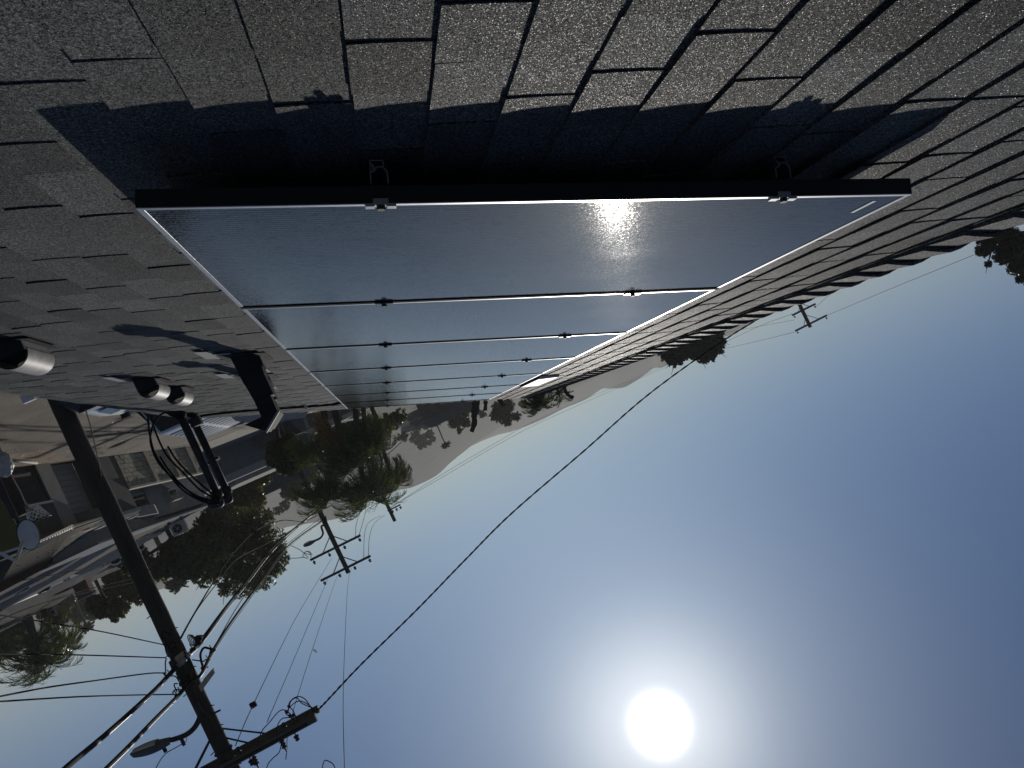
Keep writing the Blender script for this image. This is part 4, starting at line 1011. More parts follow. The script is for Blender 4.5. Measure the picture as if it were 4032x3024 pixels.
for lpq in ([(1212, 2200), (1192, 2190), (1205, 2172), (1222, 2180), (1225, 2196)], [(1215, 2196), (1198, 2178), (1215, 2170), (1230, 2185)], [(1226, 2186), (1195, 2176), (1180, 2164), (1139, 2145)], [(1201, 2194), (1160, 2198), (1130, 2198)]):
    mb.tube(cat_rom([atY(*q, 44.6) for q in lpq], 4), .018, 4)
mb.build('jumper_wire', M_BLACK, pl2)
board([(1275, 2040), (1282, 2030), (1290, 2062), (1282, 2068)], 44.7, .2, 'terminal_box', M_BLACK, pl2)
P3 = (5.0, 70.0)
d3 = ray(1553, 2048); P3 = (d3[0] / d3[1] * 70, 70.0)
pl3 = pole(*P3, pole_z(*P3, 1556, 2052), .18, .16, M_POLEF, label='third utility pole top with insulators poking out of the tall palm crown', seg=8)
z3 = pole_z(*P3, 1538, 2005)
mb = MB(); mb.box((P3[0] - .45, P3[1] - .2, z3), (1.3, .12, .12)); mb.build('crossarm', M_POLEF, pl3)
for x in (-1.0, -.6, -.2): insulator(pl3, (P3[0] + x, P3[1] - .2, z3 + .05), 2.)
P4d = ray(3172, 1249); P4 = (P4d[0] / P4d[1] * 68, 68.0)
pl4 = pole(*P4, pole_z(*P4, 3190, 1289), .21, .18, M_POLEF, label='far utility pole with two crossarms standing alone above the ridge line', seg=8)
arm_px(pl4, P4, (3162, 1220), (3116, 1233), (3212, 1206), M_POLEF, 2, .18)
arm_px(pl4, P4, (3182, 1277), (3127, 1309), (3247, 1243), M_POLEF, 2, .18)
# ------------------------------------------------------------------ wires
def wire(px, r, label=None, group=None, name='overhead_wire', m=None, wob=0., cat='wire', n=8):
    pts = cat_rom([atY(*q) for q in px], n)
    if wob:
        pts = [p + np.array([math.sin(i * 1.7) * wob, 0, math.cos(i * 2.3) * wob]) for i, p in enumerate(pts)]
    mb = MB(); mb.tube(pts, r, 6); o = mb.build(name, m or M_BLACK, None, True)
    return tagit(o, label, cat, group)
GB = 'thick telephone cables on the poles'; GS = 'service drops leaving the near pole'; GP = 'thin power lines between the crossarms'
wire([(215, 3070, 9.5), (259, 3024, 9.8), (405, 2901, 11.5), (525, 2794, 13), (620, 2705, 14.2), (684, 2635, 15.4), (747, 2572, 15.5), (797, 2515, 17), (886, 2395, 20), (962, 2300, 24), (1090, 2140, 33), (1247, 2010, 44.8)], .036, 'upper thick telephone cable bundle crossing the near pole at the splice box', GB, 'telephone_cable', cat='cable')
wire([(222, 3070, 9.6), (266, 3026, 9.9), (410, 2906, 11.55), (528, 2800, 13.05), (622, 2710, 14.25), (690, 2640, 15.44), (751, 2578, 15.6), (803, 2522, 17.1), (893, 2400, 20.1), (970, 2304, 24.1), (1097, 2146, 33.1), (1247, 2012, 44.85)], .016, 'bright steel strand lashed beside the upper thick telephone cable', GB, 'support_strand', M_DARKALU, cat='cable')
wire([(375, 3070, 9.5), (421, 3024, 9.8), (506, 2939, 11), (608, 2832, 13), (696, 2743, 14.8), (747, 2686, 15.4), (791, 2654, 15.6), (842, 2553, 17), (930, 2420, 20), (1019, 2300, 24), (1139, 2145, 36), (1272, 2047, 44.8)], .030, 'lower thick telephone cable crossing the near pole by the tag board', GB, 'telephone_cable', cat='cable')
wire([(382, 3070, 9.5), (428, 3026, 9.85), (512, 2943, 11.05), (613, 2837, 13.05), (701, 2747, 14.9), (752, 2690, 15.42), (796, 2657, 15.7), (848, 2557, 17.1), (937, 2424, 20.1), (1026, 2303, 24.1), (1144, 2149, 36.1), (1274, 2050, 44.9)], .012, 'bright strand running along the lower thick telephone cable', GB, 'support_strand', M_DARKALU, cat='cable')
wire([(712, 2512, 15.6), (760, 2425, 19), (835, 2300, 24), (913, 2185, 28), (1012, 2086, 33), (1111, 2049, 38), (1191, 2053, 43), (1250, 2030, 44.9)], .022, 'curving cable leaving the near pole below its boxes towards the second pole', GB, 'telephone_cable', cat='cable')
wire([(714, 2508, 15.6), (780, 2395, 19), (852, 2300, 24), (935, 2200, 29), (1050, 2140, 36), (1200, 2060, 44.9)], .016, 'thin cable in front of the big tree between the two poles', GB, 'telephone_cable', cat='cable')
wire([(840, 2556, 16.8), (870, 2500, 18.5), (950, 2365, 22), (1075, 2190, 31), (1262, 2040, 44.8)], .012, 'thin wire running just under the lower telephone cable', GB, 'telephone_cable', cat='cable')
wire([(-60, 2412, 10), (0, 2422, 10.6), (380, 2483, 13.6), (656, 2541, 15.5)], .010, 'lowest thin service drop across the left palm', GS)
wire([(-60, 2574, 10), (0, 2575, 10.6), (316, 2579, 13), (652, 2590, 15.5)], .012, 'service drop crossing the middle of the left palm crown', GS)
wire([(-60, 2755, 10), (0, 2742, 10.6), (190, 2706, 12), (380, 2679, 13.6), (580, 2652, 15), (655, 2650, 15.5)], .013, 'service drop touching the top of the left palm', GS)
wire([(-60, 2765, 10), (0, 2762, 10.6), (316, 2743, 13), (560, 2736, 15), (700, 2734, 15.5)], .013, 'highest service drop passing clear above the left palm', GS)
wire([(0, 2466, 26), (130, 2418, 28), (210, 2366, 30), (330, 2335, 33), (540, 2290, 38)], .016, 'pair of wires sagging over the far grey roof, upper', 'wires over the far roofs')
wire([(0, 2440, 26), (130, 2388, 28), (330, 2325, 33), (545, 2272, 38)], .016, 'pair of wires sagging over the far grey roof, lower', 'wires over the far roofs')
wire([(90, 2284, 24), (220, 2262, 26), (330, 2240, 28), (480, 2215, 32)], .014, 'short dark wire across the pale parapet roof', 'wires over the far roofs')
wire([(335, 1606, 10), (362, 1700, 12), (395, 1850, 15), (430, 2000, 19), (530, 2200, 26), (617, 2300, 34)], .009, 'thin dark wire crossing the alley between the near pole and the masts')
wire([(927, 2936, 15.5), (997, 2775, 18), (1126, 2509, 26), (1187, 2395, 33), (1305, 2200, 44.8)], .010, 'power line with a dark clamp rising right beside the near pole', GP)
mb = MB(); mb.box(atY(997, 2775, 18), (.14, .07, .12)); mb.box(atY(994, 2782, 18), (.07, .05, .08)); tagit(mb.build('line_clamp', M_BLACK), 'small dark clamp hanging on the power line in open sky', 'clamp')
wire([(1051, 2844, 15.4), (1160, 2590, 22), (1282, 2300, 33), (1290, 2284, 44.8)], .008, 'thin power line, second from the near pole', GP)
wire([(1125, 2990, 15.4), (1171, 2743, 20), (1316, 2300, 40), (1331, 2265, 44.8)], .008, 'thin power line, third from the near pole', GP)
wire([(1357, 3070, 14.5), (1356, 3024, 15), (1353, 2661, 22), (1370, 2300, 38), (1384, 2238, 44.8)], .008, 'thin power line standing almost upright in the sky, rightmost of four', GP)
for i, q in enumerate(([(1412, 2113, 44.8), (1428, 2060, 50), (1445, 2010, 60), (1480, 1985, 69)], [(1400, 2118, 44.8), (1404, 2060, 52), (1425, 2010, 60), (1470, 1975, 69)], [(1432, 2200, 44.8), (1436, 2100, 52), (1455, 2055, 60), (1500, 2030, 69)], [(1450, 2190, 44.8), (1456, 2110, 52), (1475, 2060, 60), (1515, 2028, 69)])):
    wire(q, .016, ['inner wire curving from the lower arm of the second pole', 'innermost wire hanging from the lower arm of the second pole', 'wire curving from the top arm of the second pole, inner', 'wire curving from the top arm of the second pole, outer'][i], 'wires curving between second and third pole')
wire([(1247, 2010, 45), (1400, 1890, 52), (1560, 1760, 60), (1660, 1660, 70)], .03, 'pair of cables crossing the front of the big palm clump, upper', 'cables crossing the palm clump')
wire([(1247, 2004, 45), (1390, 1882, 52), (1550, 1745, 60), (1650, 1640, 70)], .03, 'pair of cables crossing the front of the big palm clump, lower', 'cables crossing the palm clump')
wire([(1530, 2005, 70), (1700, 1893, 80), (1950, 1745, 95), (2170, 1628, 110), (2634, 1433, 140), (2860, 1320, 150)], .018, 'long thin line just above the ridge of hills, lower of two', 'thin lines above the hills')
wire([(1549, 1990, 70), (1740, 1880, 80), (1980, 1740, 95), (2200, 1630, 110), (2690, 1420, 140), (3127, 1308, 67.6)], .018, 'long thin line just above the ridge of hills, upper of two', 'thin lines above the hills')
wire([(3247, 1246, 67.8), (3500, 1140, 55), (3834, 1004, 45)], .016, 'faint line from the far pole to the conifer at the photo edge', 'faint lines from the far pole')
wire([(3212, 1209, 67.8), (3280, 1150, 60), (3345, 1105, 50)], .016, 'faint line from the lower arm of the far pole behind the ridge', 'faint lines from the far pole')
wire([(3120, 1236, 67.8), (3000, 1280, 75), (2860, 1345, 90)], .016, 'faint line from the far pole to the dark conifers, upper', 'faint lines from the far pole')
wire([(3128, 1260, 67.8), (2990, 1285, 75), (2860, 1310, 90)], .014, 'faint line from the far pole to the dark conifers, lower', 'faint lines from the far pole')
sp_ = [(1230, 2797, 15.4), (1258, 2789, 15.5), (1420, 2618, 15.8), (1640, 2402, 16.1), (1830, 2206, 16.3), (2016, 2020, 16.5), (2300, 1775, 16.8), (2560, 1548, 17.2), (2850, 1340, 17.7), (3085, 1196, 18.3)]
P_ = cat_rom([atY(*q) for q in sp_], 34)
for k_ in range(2):
    mb = MB(); mb.tube([p + np.array([0, 0, 1.]) * math.sin(i * .75 + k_ * math.pi) * .011 + np.array([1., 0, 0]) * math.cos(i * .75 + k_ * math.pi) * .010 for i, p in enumerate(P_)], .0115, 6)
    if k_ == 0: big = mb
    else: big.add(np.concatenate(mb.v), mb.f)
tagit(big.build('service_cable', M_BLACK, None, True), 'twisted black service cable crossing the whole sky from the crossarm to the ridge', 'cable')
lo = [[(1248, 2794), (1190, 2770), (1170, 2748), (1148, 2758), (1140, 2780), (1155, 2800), (1172, 2842)], [(1240, 2800), (1215, 2775), (1180, 2760), (1150, 2775), (1128, 2806), (1140, 2822), (1168, 2840)], [(1228, 2790), (1200, 2752), (1170, 2743), (1140, 2765), (1136, 2800)],
      [(1165, 2838), (1130, 2800), (1100, 2800), (1060, 2845), (1030, 2880), (1016, 2925)], [(1150, 2825), (1110, 2830), (1092, 2860), (1090, 2890)], [(1112, 2908), (1100, 2960), (1075, 2985), (1055, 3010), (1040, 3060)], [(1262, 3060), (1275, 3000), (1290, 2996), (1312, 3010), (1325, 3040)]]
for i, q in enumerate(lo):
    mb = MB(); mb.tube(cat_rom([atY(*p, P1[1] - .35) for p in q], 6), .010, 5); mb.build('jumper_wire', M_BLACK, pl1, True)
for q in ((1138, 2782), (1128, 2804), (1142, 2818), (1157, 2815)):
    mb = MB(); mb.box(atY(*q, P1[1] - .36), (.05, .04, .06)); mb.build('connector', M_BLACK, pl1)
for (px_, py_) in ((1110, 2920), (1000, 2985)):
    mb = MB(); c = atY(px_, py_, P1[1] - .3); mb.tube([c + (0, 0, -.04), c, c + (0, 0, .02), c + (0, 0, .06), c + (0, 0, .08), c + (0, 0, .12), c + (0, 0, .14), c + (0, 0, .22)], [.02, .06, .03, .06, .03, .06, .02, .012], 8); mb.build('insulator', M_STEEL, pl1, True)
# ------------------------------------------------------------------ hoop, dish, foil hood at the left edge
hp = thing('hoop_post', 'short thick weathered wooden post with flat top at the left edge of the photo', 'post', (6.80, 15.62, 0))
mb = MB(); mb.tube([(6.80 + .01 * math.sin(i), 15.62, .24 * i) for i in range(12)], [.165 + .006 * math.sin(i * 3) for i in range(12)], 14); mb.build('shaft', M_POLE, hp, True)
hr = thing('basketball_hoop', 'basketball hoop with a torn white net on the short wooden post', 'basketball hoop', (6.545, 15.6, 2.86))
rc = np.array([6.53, 15.60, 2.865]); rR = .20
mb = MB(); mb.tube([rc + (math.cos(a) * rR, math.sin(a) * rR, 0) for a in np.linspace(0, 2 * math.pi, 29)], .012, 6); mb.tube([rc + (rR, 0, 0), rc + (rR + .15, 0, 0)], .02, 6); mb.box(rc + (rR + .08, 0, .03), (.05, .3, .14)); mb.build('rim', M_STEEL, hr, True)
mb = MB(); nn = 12; lv = 6
def npnt(i, l):
    f = l / lv; r_ = rR * (1 - .52 * f) ; a = 2 * math.pi * (i + .5 * (l % 2)) / nn
    return rc + np.array([math.cos(a) * r_ + .03 * f, math.sin(a) * r_, -.30 * f * (1 - .12 * math.sin(i * 2.1))])
for l in range(lv):
    for i in range(nn):
        mb.tube([npnt(i, l), npnt(i + (l % 2), l + 1)], .0045, 4, cap=False); mb.tube([npnt(i, l), npnt(i - 1 + (l % 2), l + 1)], .0045, 4, cap=False)
mb.tube([npnt(2, 6), npnt(2, 6) + (.03, 0, -.07)], .005, 4)
mb.build('net', M_NET, hr)
ds = thing('satellite_dish', 'grey oval satellite dish on a dark mast with a bent feed arm', 'satellite dish', atY(112, 2105, 14))
dc = atY(112, 2106, 14.0); nv = -dc + np.array([0, 0, EYE]); nv /= np.linalg.norm(nv); nv = nv + np.array([.25, 0, .25]); nv /= np.linalg.norm(nv)
u_ = np.cross([0, 0, 1.], nv); u_ /= np.linalg.norm(u_); v_ = np.cross(nv, u_)
qa = -.25; u2 = u_ * math.cos(qa) + v_ * math.sin(qa); v2 = -u_ * math.sin(qa) + v_ * math.cos(qa)
rows = []
for i in range(8):
    f = i / 7 + .001; rows.append([dc + u2 * math.cos(a) * .160 * f + v2 * math.sin(a) * .275 * f + nv * (.05 * f * f - .05) for a in np.linspace(0, 2 * math.pi, 33)])
mb = MB(); mb.grid(rows); mb.grid([[p - nv * .006 for p in r] for r in rows][::-1]); mb.build('reflector', M_DISH, ds, True)
mb = MB(); mb.tube(rows[-1], .007, 5); mb.build('rim', M_GALVD, ds, True)
mb = MB(); mb.tube([atY(88, 2128, 13.95), atY(62, 2206, 13.7)], .022, 8); mb.tube([atY(98, 2130, 13.95), atY(68, 2200, 13.7)], .014, 8); mb.tube([atY(62, 2208, 13.7), atY(0, 2178, 13.6), atY(-60, 2150, 13.6)], .028, 6); mb.build('feed_arm', M_DISH, ds)
mb = MB(); mb.tube([atY(70, 2158, 13.8), atY(10, 2178, 13.9)], .022, 6); mb.build('side_strut', M_DISH, ds)
mb = MB(); mb.box(atY(85, 2074, 14.1), (.1, .1, .12)); mb.build('mount', M_GALVD, ds)
dm = MB(); p = atY(80, 2072, 14.15); dm.tube([(p[0], p[1], 0), p], .035, 10); tagit(dm.build('dish_mast', M_STEEL), 'dark slim steel mast carrying the satellite dish', 'mast')
fo = MB(); c = atY(2, 1828, 15.0); rows = []
for i in range(9):
    ph = math.pi * i / 8; rows.append([c + np.array([math.cos(a) * .19 * math.sin(ph), math.sin(a) * .16 * math.sin(ph), math.cos(ph) * .24]) * (1 + .18 * rnd.random()) for a in np.linspace(0, 2 * math.pi, 15)[:-1]])
for r_ in rows: r_.append(r_[0])
fo.grid(rows); tagit(fo.build('foil_wrap', M_FOIL), 'crumpled shiny foil wrap bound to the post at the left edge', 'foil')
# ------------------------------------------------------------------ trees
def leaves(mb, c, rad, n, ls, rs, squash=(1, 1, 1), clump=9, shell=.45):
    ncl = max(3, n // clump); cc = rs.randn(ncl, 3); cc /= np.linalg.norm(cc, axis=1)[:, None]
    rr_ = rad * (shell + (1 - shell) * rs.rand(ncl) ** .6); cc = cc * rr_[:, None] * np.array(squash)
    tone_c = rs.rand(ncl) * .7
    idx = rs.randint(0, ncl, n); p = c + cc[idx] + rs.randn(n, 3) * rad * .062
    d1 = rs.randn(n, 3); d1 /= np.linalg.norm(d1, axis=1)[:, None]; d2 = np.cross(d1, rs.randn(n, 3)); d2 /= np.linalg.norm(d2, axis=1)[:, None] + 1e-9
    s = ls * (.6 + .8 * rs.rand(n))[:, None]
    V = np.stack([p - d1 * s, p + d2 * s * .5, p + d1 * s, p - d2 * s * .5], 1).reshape(-1, 3)
    base = mb.n; mb.v.append(V); mb.f += [(base + 4 * i, base + 4 * i + 1, base + 4 * i + 2, base + 4 * i + 3) for i in range(n)]; mb.n += 4 * n
    mb.tone += (np.clip(tone_c[idx] + rs.rand(n) * .35, 0, 1)).tolist()
def tree(label, D, blobs, m, n, ls, name='tree', group=None, trunk=True, seed=1, cat='tree', shell=.35, tr=None, depth=1.):
    rs = np.random.RandomState(seed)
    cs = [(atY(px, py, D + rs.uniform(-.6, .6) * r * D / F * depth), r * D / F) for px, py, r in blobs]
    if D > 100: shell = .05; n = int(n * 1.4)
    tot = sum(r * r for _, r in cs)
    ctr = sum(c * r for c, r in cs) / sum(r for _, r in cs)
    base = np.array([ctr[0], ctr[1], 0.]) if tr is None else np.array([tr[0], tr[1], 0.])
    t = thing(name, label, cat, base, group)
    mb = MB()
    for c, r in cs: leaves(mb, c, r, int(n * r * r / tot) + 8, ls, rs, (1, depth, .92), shell=shell)
    mb.build('crown', m, t)
    if trunk:
        mb = MB(); low = min(c[2] for c, r in cs); R0 = .05 * max(r for _, r in cs) + .08
        fork = np.array([ctr[0], ctr[1], max(.4, min(ctr[2], low) - .2)])
        mb.tube([base, base * .5 + fork * .5 + (.06, 0, 0), fork], [R0 * 1.5, R0 * 1.1, R0 * .9], 8)
        for c, r in cs:
            mid = (fork + c) / 2 + np.array([rs.randn() * r * .12, 0, rs.rand() * r * .1]); mb.tube([fork, mid, c, c + (c - mid) * .5], [R0 * .7, R0 * .45, R0 * .22, R0 * .08], 6)
        mb.build('trunk', M_BARK, t, True)
    return t
tree('big rounded dark tree behind the masts and the alley houses', 52, [(985, 2205, 100), (905, 2180, 95), (1060, 2140, 68), (1085, 2215, 52), (960, 2285, 72), (850, 2235, 62), (1030, 2265, 60), (935, 2090, 95), (1015, 2060, 62), (860, 2110, 80), (800, 2275, 40), (885, 2320, 34), (1095, 2175, 36)], M_LEAF, 30000, .095, seed=2, shell=.35)
tree('dark low foliage mass behind the condenser unit', 47, [(700, 2195, 75), (640, 2235, 48), (775, 2150, 75), (745, 2235, 55), (600, 2262, 34), (830, 2065, 60), (840, 2160, 60), (560, 2280, 24), (560, 2200, 40), (500, 2235, 30)], M_LEAF, 20000, .12, name='tree', seed=3, shell=.25)
tree('olive green bushes below the big rounded tree', 60, [(960, 1930, 62), (910, 1960, 58), (1000, 1900, 46), (1040, 1880, 34), (880, 2000, 60), (950, 2010, 60), (1000, 1975, 45)], M_LEAFB, 14000, .12, name='bush', cat='bush', seed=4, shell=.25)
tree('olive green tree behind the far grey roof, next to the near pole', 60, [(465, 2290, 46), (515, 2312, 46), (440, 2325, 34), (548, 2345, 36), (430, 2278, 25), (500, 2350, 30)], M_LEAFB, 9000, .13, seed=5)
tree('dark leafy tree just right of the brick chimney', 56, [(440, 2388, 40), (470, 2405, 30), (405, 2395, 34), (375, 2380, 34), (486, 2390, 22), (455, 2430, 20), (400, 2425, 16)], M_LEAF, 8000, .12, seed=6)
tree('hazy grey tree between the brick chimney and the fan palm', 130, [(325, 2400, 40), (300, 2420, 26), (360, 2420, 24), (340, 2370, 40), (310, 2445, 14)], M_LEAF, 4500, .26, group='hazy trees beyond the roofs', seed=7)
tree('hazy olive tree behind the standpipe', 120, [(195, 2392, 32), (240, 2392, 36), (165, 2412, 22), (265, 2370, 30), (215, 2430, 20)], M_LEAFB, 4500, .25, group='hazy trees beyond the roofs', seed=8)
tree('dark broad tree at the left edge below the palm', 70, [(25, 2520, 55), (75, 2495, 42), (5, 2565, 38), (-40, 2540, 60), (95, 2460, 28), (50, 2555, 30)], M_LEAF, 9000, .15, seed=9, shell=.2)
tree('small dark bushy tree in front of the second pole', 43, [(1095, 1795, 48), (1150, 1775, 46), (1138, 1832, 40), (1085, 1762, 34), (1180, 1810, 34), (1110, 1845, 22), (1135, 1725, 24)], M_LEAF, 12000, .11, seed=10, shell=.3, tr=(atY(1120, 1700, 43)[0], 43))
tree('hazy dark tree left of the second pole below the hills', 110, [(1140, 1935, 38), (1162, 1905, 36), (1128, 1905, 26), (1168, 1955, 18), (1200, 1860, 40), (1230, 1880, 30)], M_LEAF, 6000, .2, group='hazy trees beyond the roofs', seed=11)
tree('hazy round tree left of the dark bare trunk', 130, [(1795, 1655, 34), (1825, 1620, 32), (1775, 1635, 24), (1810, 1695, 14), (1835, 1665, 20)], M_LEAF, 5000, .22, group='hazy trees beyond the roofs', seed=12)
tree('hazy tree between the bare trunks and the right palm', 125, [(1955, 1635, 30), (1990, 1640, 34), (1995, 1600, 34), (1960, 1605, 26), (2035, 1640, 20), (2000, 1670, 14)], M_LEAF, 5000, .22, group='hazy trees beyond the roofs', seed=13)
tree('faint row of poplars at the foot of the near hill', 300, [(1640, 1745, 12), (1655, 1760, 12), (1670, 1755, 13), (1690, 1745, 13), (1705, 1730, 12), (1625, 1730, 14), (1660, 1730, 24), (1690, 1710, 20), (1635, 1710, 18)], M_LEAF, 4000, .45, group='hazy trees beyond the roofs', seed=14, trunk=False)
tree('dark conifers in a clump beyond the ridge, left of the far pole', 62, [(2648, 1408, 34), (2682, 1398, 40), (2785, 1398, 36), (2815, 1366, 42), (2740, 1372, 52), (2640, 1395, 40), (2690, 1365, 56), (2610, 1370, 36), (2780, 1300, 70), (2660, 1320, 60), (2640, 1420, 20), (2745, 1345, 55), (2800, 1325, 48), (2828, 1300, 34), (2775, 1395, 30), (2765, 1420, 16), (2655, 1438, 14), (2840, 1345, 22), (2830, 1385, 16), (2720, 1320, 60), (2800, 1270, 50), (2735, 1395, 28)], M_CONI, 26000, .17, seed=15, shell=.0)
tree('thin strip of dark treetop showing above the ridge beside the far pole', 80, [(2965, 1226, 16), (2995, 1224, 15), (3020, 1214, 12), (2945, 1215, 18)], M_CONI, 2500, .16, seed=16)
tree('big dark conifer at the right edge of the photo beyond the ridge', 30, [(3872, 985, 34), (3905, 950, 46), (3955, 1000, 50), (4005, 1050, 44), (4020, 1095, 26), (3960, 940, 60), (4060, 1010, 70), (4080, 1080, 50), (4000, 960, 60), (3860, 945, 22), (3890, 1040, 18)], M_CONI, 30000, .06, seed=17, shell=.2)
tree('dark shrubs and small trees massed behind the palm clump', 62, [(1300, 1725, 40), (1345, 1700, 44), (1400, 1680, 48), (1455, 1672, 46), (1500, 1690, 40), (1535, 1660, 40), (1440, 1740, 44), (1490, 1755, 34), (1575, 1640, 34), (1380, 1770, 50), (1330, 1840, 44), (1290, 1800, 40)], M_LEAF, 15000, .13, name='shrub_thicket', cat='shrubs', seed=21, shell=.2)
tree('line of hazy trees along the road below the hills', 190, [(1600, 1668, 26), (1640, 1680, 22), (1680, 1672, 18), (1720, 1660, 20), (1870, 1612, 20), (1900, 1630, 18), (2060, 1590, 18), (1585, 1720, 22), (1120, 1990, 22), (1095, 2010, 20), (1060, 2030, 18), (1210, 1940, 20), (1255, 1915, 20)], M_LEAF, 7000, .32, group='hazy trees beyond the roofs', seed=22, trunk=False)
small_house(1655, 1655, 170, 8, 2.2, 'small hazy beige house behind the arching frond, above the street', M_CREAM, M_ROOFG, .5)
small_house(1720, 1650, 200, 8, 2.2, 'small hazy white house at the foot of the near hill', M_DISCW, M_ROOFD, .3)
# palms
def palm(label, D, crown, R_, n, m, trunkpx=None, name='palm_tree', droop=1., group=None, seed=1, ls=1., tr_r=.16, a0=0, dead=0):
    rs = np.random.RandomState(seed); c = atY(crown[0], crown[1], D); Rm = R_ * D / F
    bx_ = c if trunkpx is None else atY(trunkpx[0], trunkpx[1], D)
    t = thing(name, label, 'palm', (bx_[0], bx_[1], 0), group)
    mb = MB()
    if trunkpx is None: mb.tube([(c[0], c[1], 0), (c[0], c[1], c[2] * .5), c], [tr_r * 1.2, tr_r, tr_r * .9], 10)
    else:
        k = (bx_[2]); mb.tube([(bx_[0], bx_[1], min(0, k)), bx_, (bx_ + c) / 2 + (.04, 0, 0), c], [tr_r * 1.2, tr_r * 1.1, tr_r, tr_r * .9], 10)
    mb.build('trunk', M_BARK, t, True)
    for i in range(n):
        az_ = 2 * math.pi * i * .381966 + rs.rand() * .4; el_ = R(72 - 92 * (i / n) + rs.uniform(-8, 8)); L = Rm * rs.uniform(.85, 1.15)
        h = np.array([math.cos(az_), math.sin(az_), 0.]); pts = []; K = 12; p = c.copy(); e = el_
        for k in range(K + 1):
            pts.append(p.copy()); p = p + (h * math.cos(e) + np.array([0, 0, math.sin(e)])) * L / K; e -= droop * (.07 + .16 * k / K)
        mb = MB(); mb.tube(pts, .022 * ls, 4, r1=.004 * ls)
        V = []; Fc = []; tn = []; b0 = 0; side = np.cross(h, [0, 0, 1.])
        for k in range(1, K + 1):
            for j in range(3):
                q = pts[k - 1] + (pts[k] - pts[k - 1]) * (j / 3 + rs.rand() * .25); tdir = pts[k] - pts[k - 1]; tdir /= np.linalg.norm(tdir)
                ll = L * .46 * math.sin(math.pi * (.12 + .83 * (k + j / 5) / (K + 1))) * rs.uniform(.75, 1.1)
                for s_ in (-1, 1):
                    dr_ = side * s_ * rs.uniform(.5, .9) + tdir * .55 + np.array([0, 0, -.55 * droop]) * rs.uniform(-.2, 1.9) + rs.randn(3) * .22; dr_ /= np.linalg.norm(dr_)
                    w = np.cross(dr_, tdir); w = w / (np.linalg.norm(w) + 1e-9) * .0105 * ls
                    e1_ = q + dr_ * ll * .6; e2_ = q + dr_ * ll + np.array([0, 0, -.22 * ll])
                    V += [q - w, q + w, e1_ + w * .8, e1_ - w * .8, e2_]; Fc += [(b0, b0 + 1, b0 + 2, b0 + 3), (b0 + 3, b0 + 2, b0 + 4)]; tn += [rs.rand()] * 2; b0 += 5
        base = mb.n; mb.v.append(np.array(V)); mb.f += [tuple(x + base for x in f) for f in Fc]; mb.n += len(V); mb.tone += tn
        fr = mb.build('frond', M_PALMD if i >= n - dead else m, t)
    return t
GQ = 'feather palms beyond the alley'
palm('tall feather palm at the left edge, crown highest against the sky', 45, (158, 2590), 140, 27, M_PALM, (118, 2440), group=GQ, seed=1, ls=1.5)
palm('feather palm crown tucked under the tall left palm', 46, (140, 2515), 88, 20, M_PALM, (96, 2425), group=GQ, seed=2, ls=1.3)
palm('feather palm leaning right of the tall left palm', 47, (255, 2535), 78, 20, M_PALM, (190, 2440), group=GQ, seed=3, ls=1.3)
palm('small drooping palm between the tall left palm and the standpipe', 48, (228, 2450), 55, 16, M_PALM, (200, 2400), group=GQ, seed=4, ls=1.2)
palm('big feather palm with a hanging orange dead frond by the second pole', 34, (1372, 1800), 135, 32, M_PALM, (1318, 1613), group=GQ, seed=5, ls=1.25, tr_r=.15, droop=1.25)
palm('tallest feather palm of the middle clump, in front of the third pole', 37, (1432, 1925), 165, 36, M_PALM, (1400, 1613), group=GQ, seed=6, ls=1.35, tr_r=.14, droop=1.1)
palm('feather palm leaning left over the second pole', 36, (1265, 1945), 118, 34, M_PALM, (1340, 1780), group=GQ, seed=7, ls=1.25, tr_r=.08, droop=1.3)
palm('feather palm with a small crown right of the middle clump', 40, (1540, 1885), 100, 34, M_PALM, (1480, 1640), group=GQ, seed=8, ls=1.3, tr_r=.10, droop=1.1)
palm('low feather palm whose long frond arches right of the clump', 33, (1450, 1745), 135, 34, M_PALM, (1430, 1600), group=GQ, seed=9, ls=1.2, tr_r=.1, droop=1.5)
palm('low feather palm left of the thick leaning trunk', 38, (1235, 1775), 105, 32, M_PALM, (1290, 1640), group=GQ, seed=10, ls=1.2, tr_r=.1, droop=1.4)
palm('feather palm rising behind the far end of the shingle roof', 26, (2118, 1585), 82, 26, M_PALM, group=GQ, seed=11, ls=.8, tr_r=.12)
palm('thin feather palm with few stiff fronds at the end of the ridge', 25, (2200, 1545), 70, 9, M_PALM, group=GQ, seed=12, ls=.6, tr_r=.05, droop=.4)
palm('tiny fan palm far off against the sky beside the tall left palm', 120, (342, 2468), 26, 22, M_PALM, group='tiny far palms', seed=13, ls=5, tr_r=.2, droop=.5)
palm('bushy fan palm far off in the gap left of the big rounded tree', 90, (695, 2292), 42, 34, M_PALM, group='tiny far palms', seed=14, ls=5, tr_r=.25, droop=.5)
palm('tiny palm on a bent stem in front of the near hill', 150, (1755, 1752), 20, 20, M_PALM, (1728, 1690), group='tiny far palms', seed=15, ls=5, tr_r=.12, droop=.6)
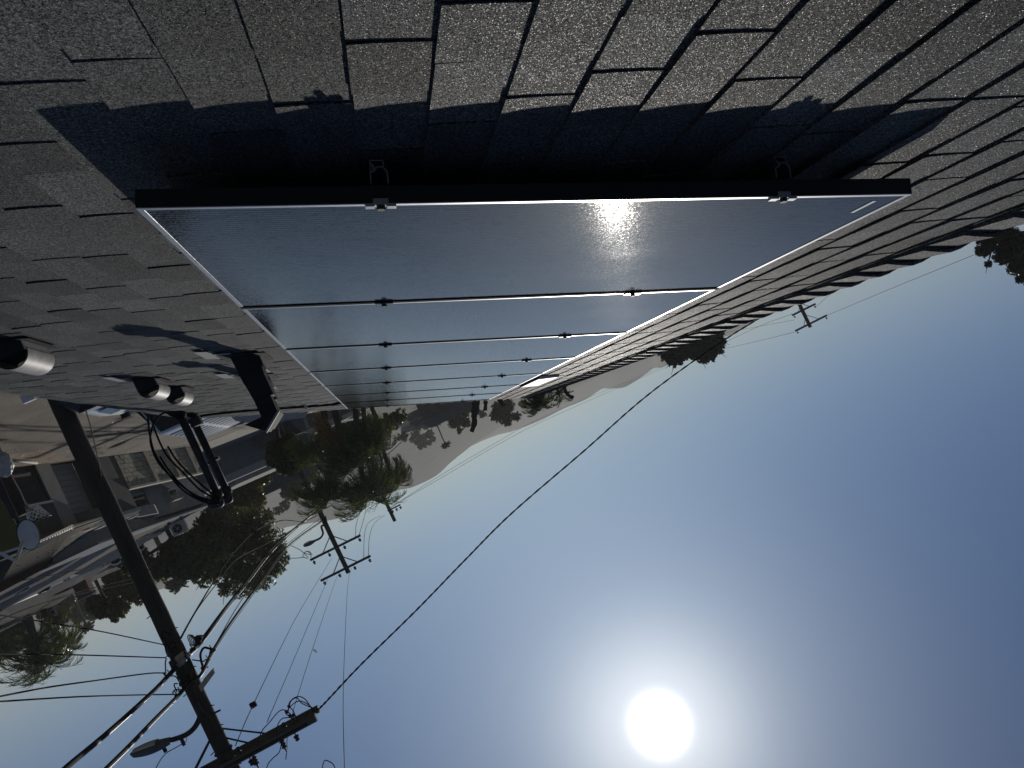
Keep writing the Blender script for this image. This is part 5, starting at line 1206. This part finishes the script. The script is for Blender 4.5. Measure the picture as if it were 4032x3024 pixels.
# dead frond skirt
rs = np.random.RandomState(5); c = atY(1330, 1742, 33.4)
mb = MB()
for i in range(420):
    q = atY(1330 - 95 * rs.rand() ** .8 * 1.0, 1745 - rs.rand() * 105, 33.4 + rs.randn() * .15)
    f = rs.rand(); q = atY(1345 - 90 * f + rs.randn() * 14, 1775 - 115 * f + rs.randn() * 16, 33.4 + rs.randn() * .15)
    d_ = np.array([.35 + rs.randn() * .15, rs.randn() * .2, -.9]); d_ /= np.linalg.norm(d_); w = np.cross(d_, [0, 1, 0]); w = w / np.linalg.norm(w) * .016
    e = q + d_ * rs.uniform(.25, .5); mb.add([q - w, q + w, e], [(0, 1, 2)], rs.rand())
mb.tube(cat_rom([atY(1368, 1800, 33.4), atY(1330, 1765, 33.4), atY(1285, 1710, 33.4), atY(1262, 1672, 33.4)], 4), .02, 5)
tagit(mb.build('dead_frond', M_PALMD), 'hanging orange brown dead palm frond beside the second utility pole', 'palm frond')
# bare cut trunks
def stub(px, Y, r0, r1, lab):
    pts = cat_rom([atY(*q, Y) for q in px], 4); b = pts[0]; t = thing('cut_trunk', lab, 'tree trunk', (b[0], b[1], 0), 'bare cut palm trunks beyond the roof')
    n = len(pts); rs = np.random.RandomState(int(px[0][0])); pts = [np.array([b[0], b[1], 0])] + pts
    mb = MB(); mb.tube(pts, [r0 * 1.1] + [(r0 + (r1 - r0) * i / n) * (1 + .16 * rs.randn()) for i in range(n)], 9); mb.build('shaft', M_BARK, t)
stub([(1874, 1575), (1872, 1610), (1867, 1640), (1868, 1665), (1857, 1701)], 27, .135, .085, 'tall dark bare cut trunk rising from the end of the panels')
stub([(1912, 1565), (1912, 1590), (1911, 1617)], 27, .07, .06, 'short bare cut trunk right at the corner of the panels')
stub([(1962, 1560), (1972, 1580), (1983, 1599)], 27, .085, .075, 'short leaning bare cut trunk just right of the panels')
stub([(2220, 1510), (2225, 1535), (2236, 1554), (2257, 1567)], 25, .065, .06, 'crooked bare cut trunk above the ridge line')
# contrail fragment
mb = MB(); mb.tube([atY(1232, 2556, 3000), atY(1240, 2562, 3000), atY(1250, 2571, 3000)], [1., 5., .6], 6)
tagit(mb.build('contrail', M_WHITEP, None, True), 'tiny white streak of contrail in the sky beside a power line', 'contrail', kind='thing')
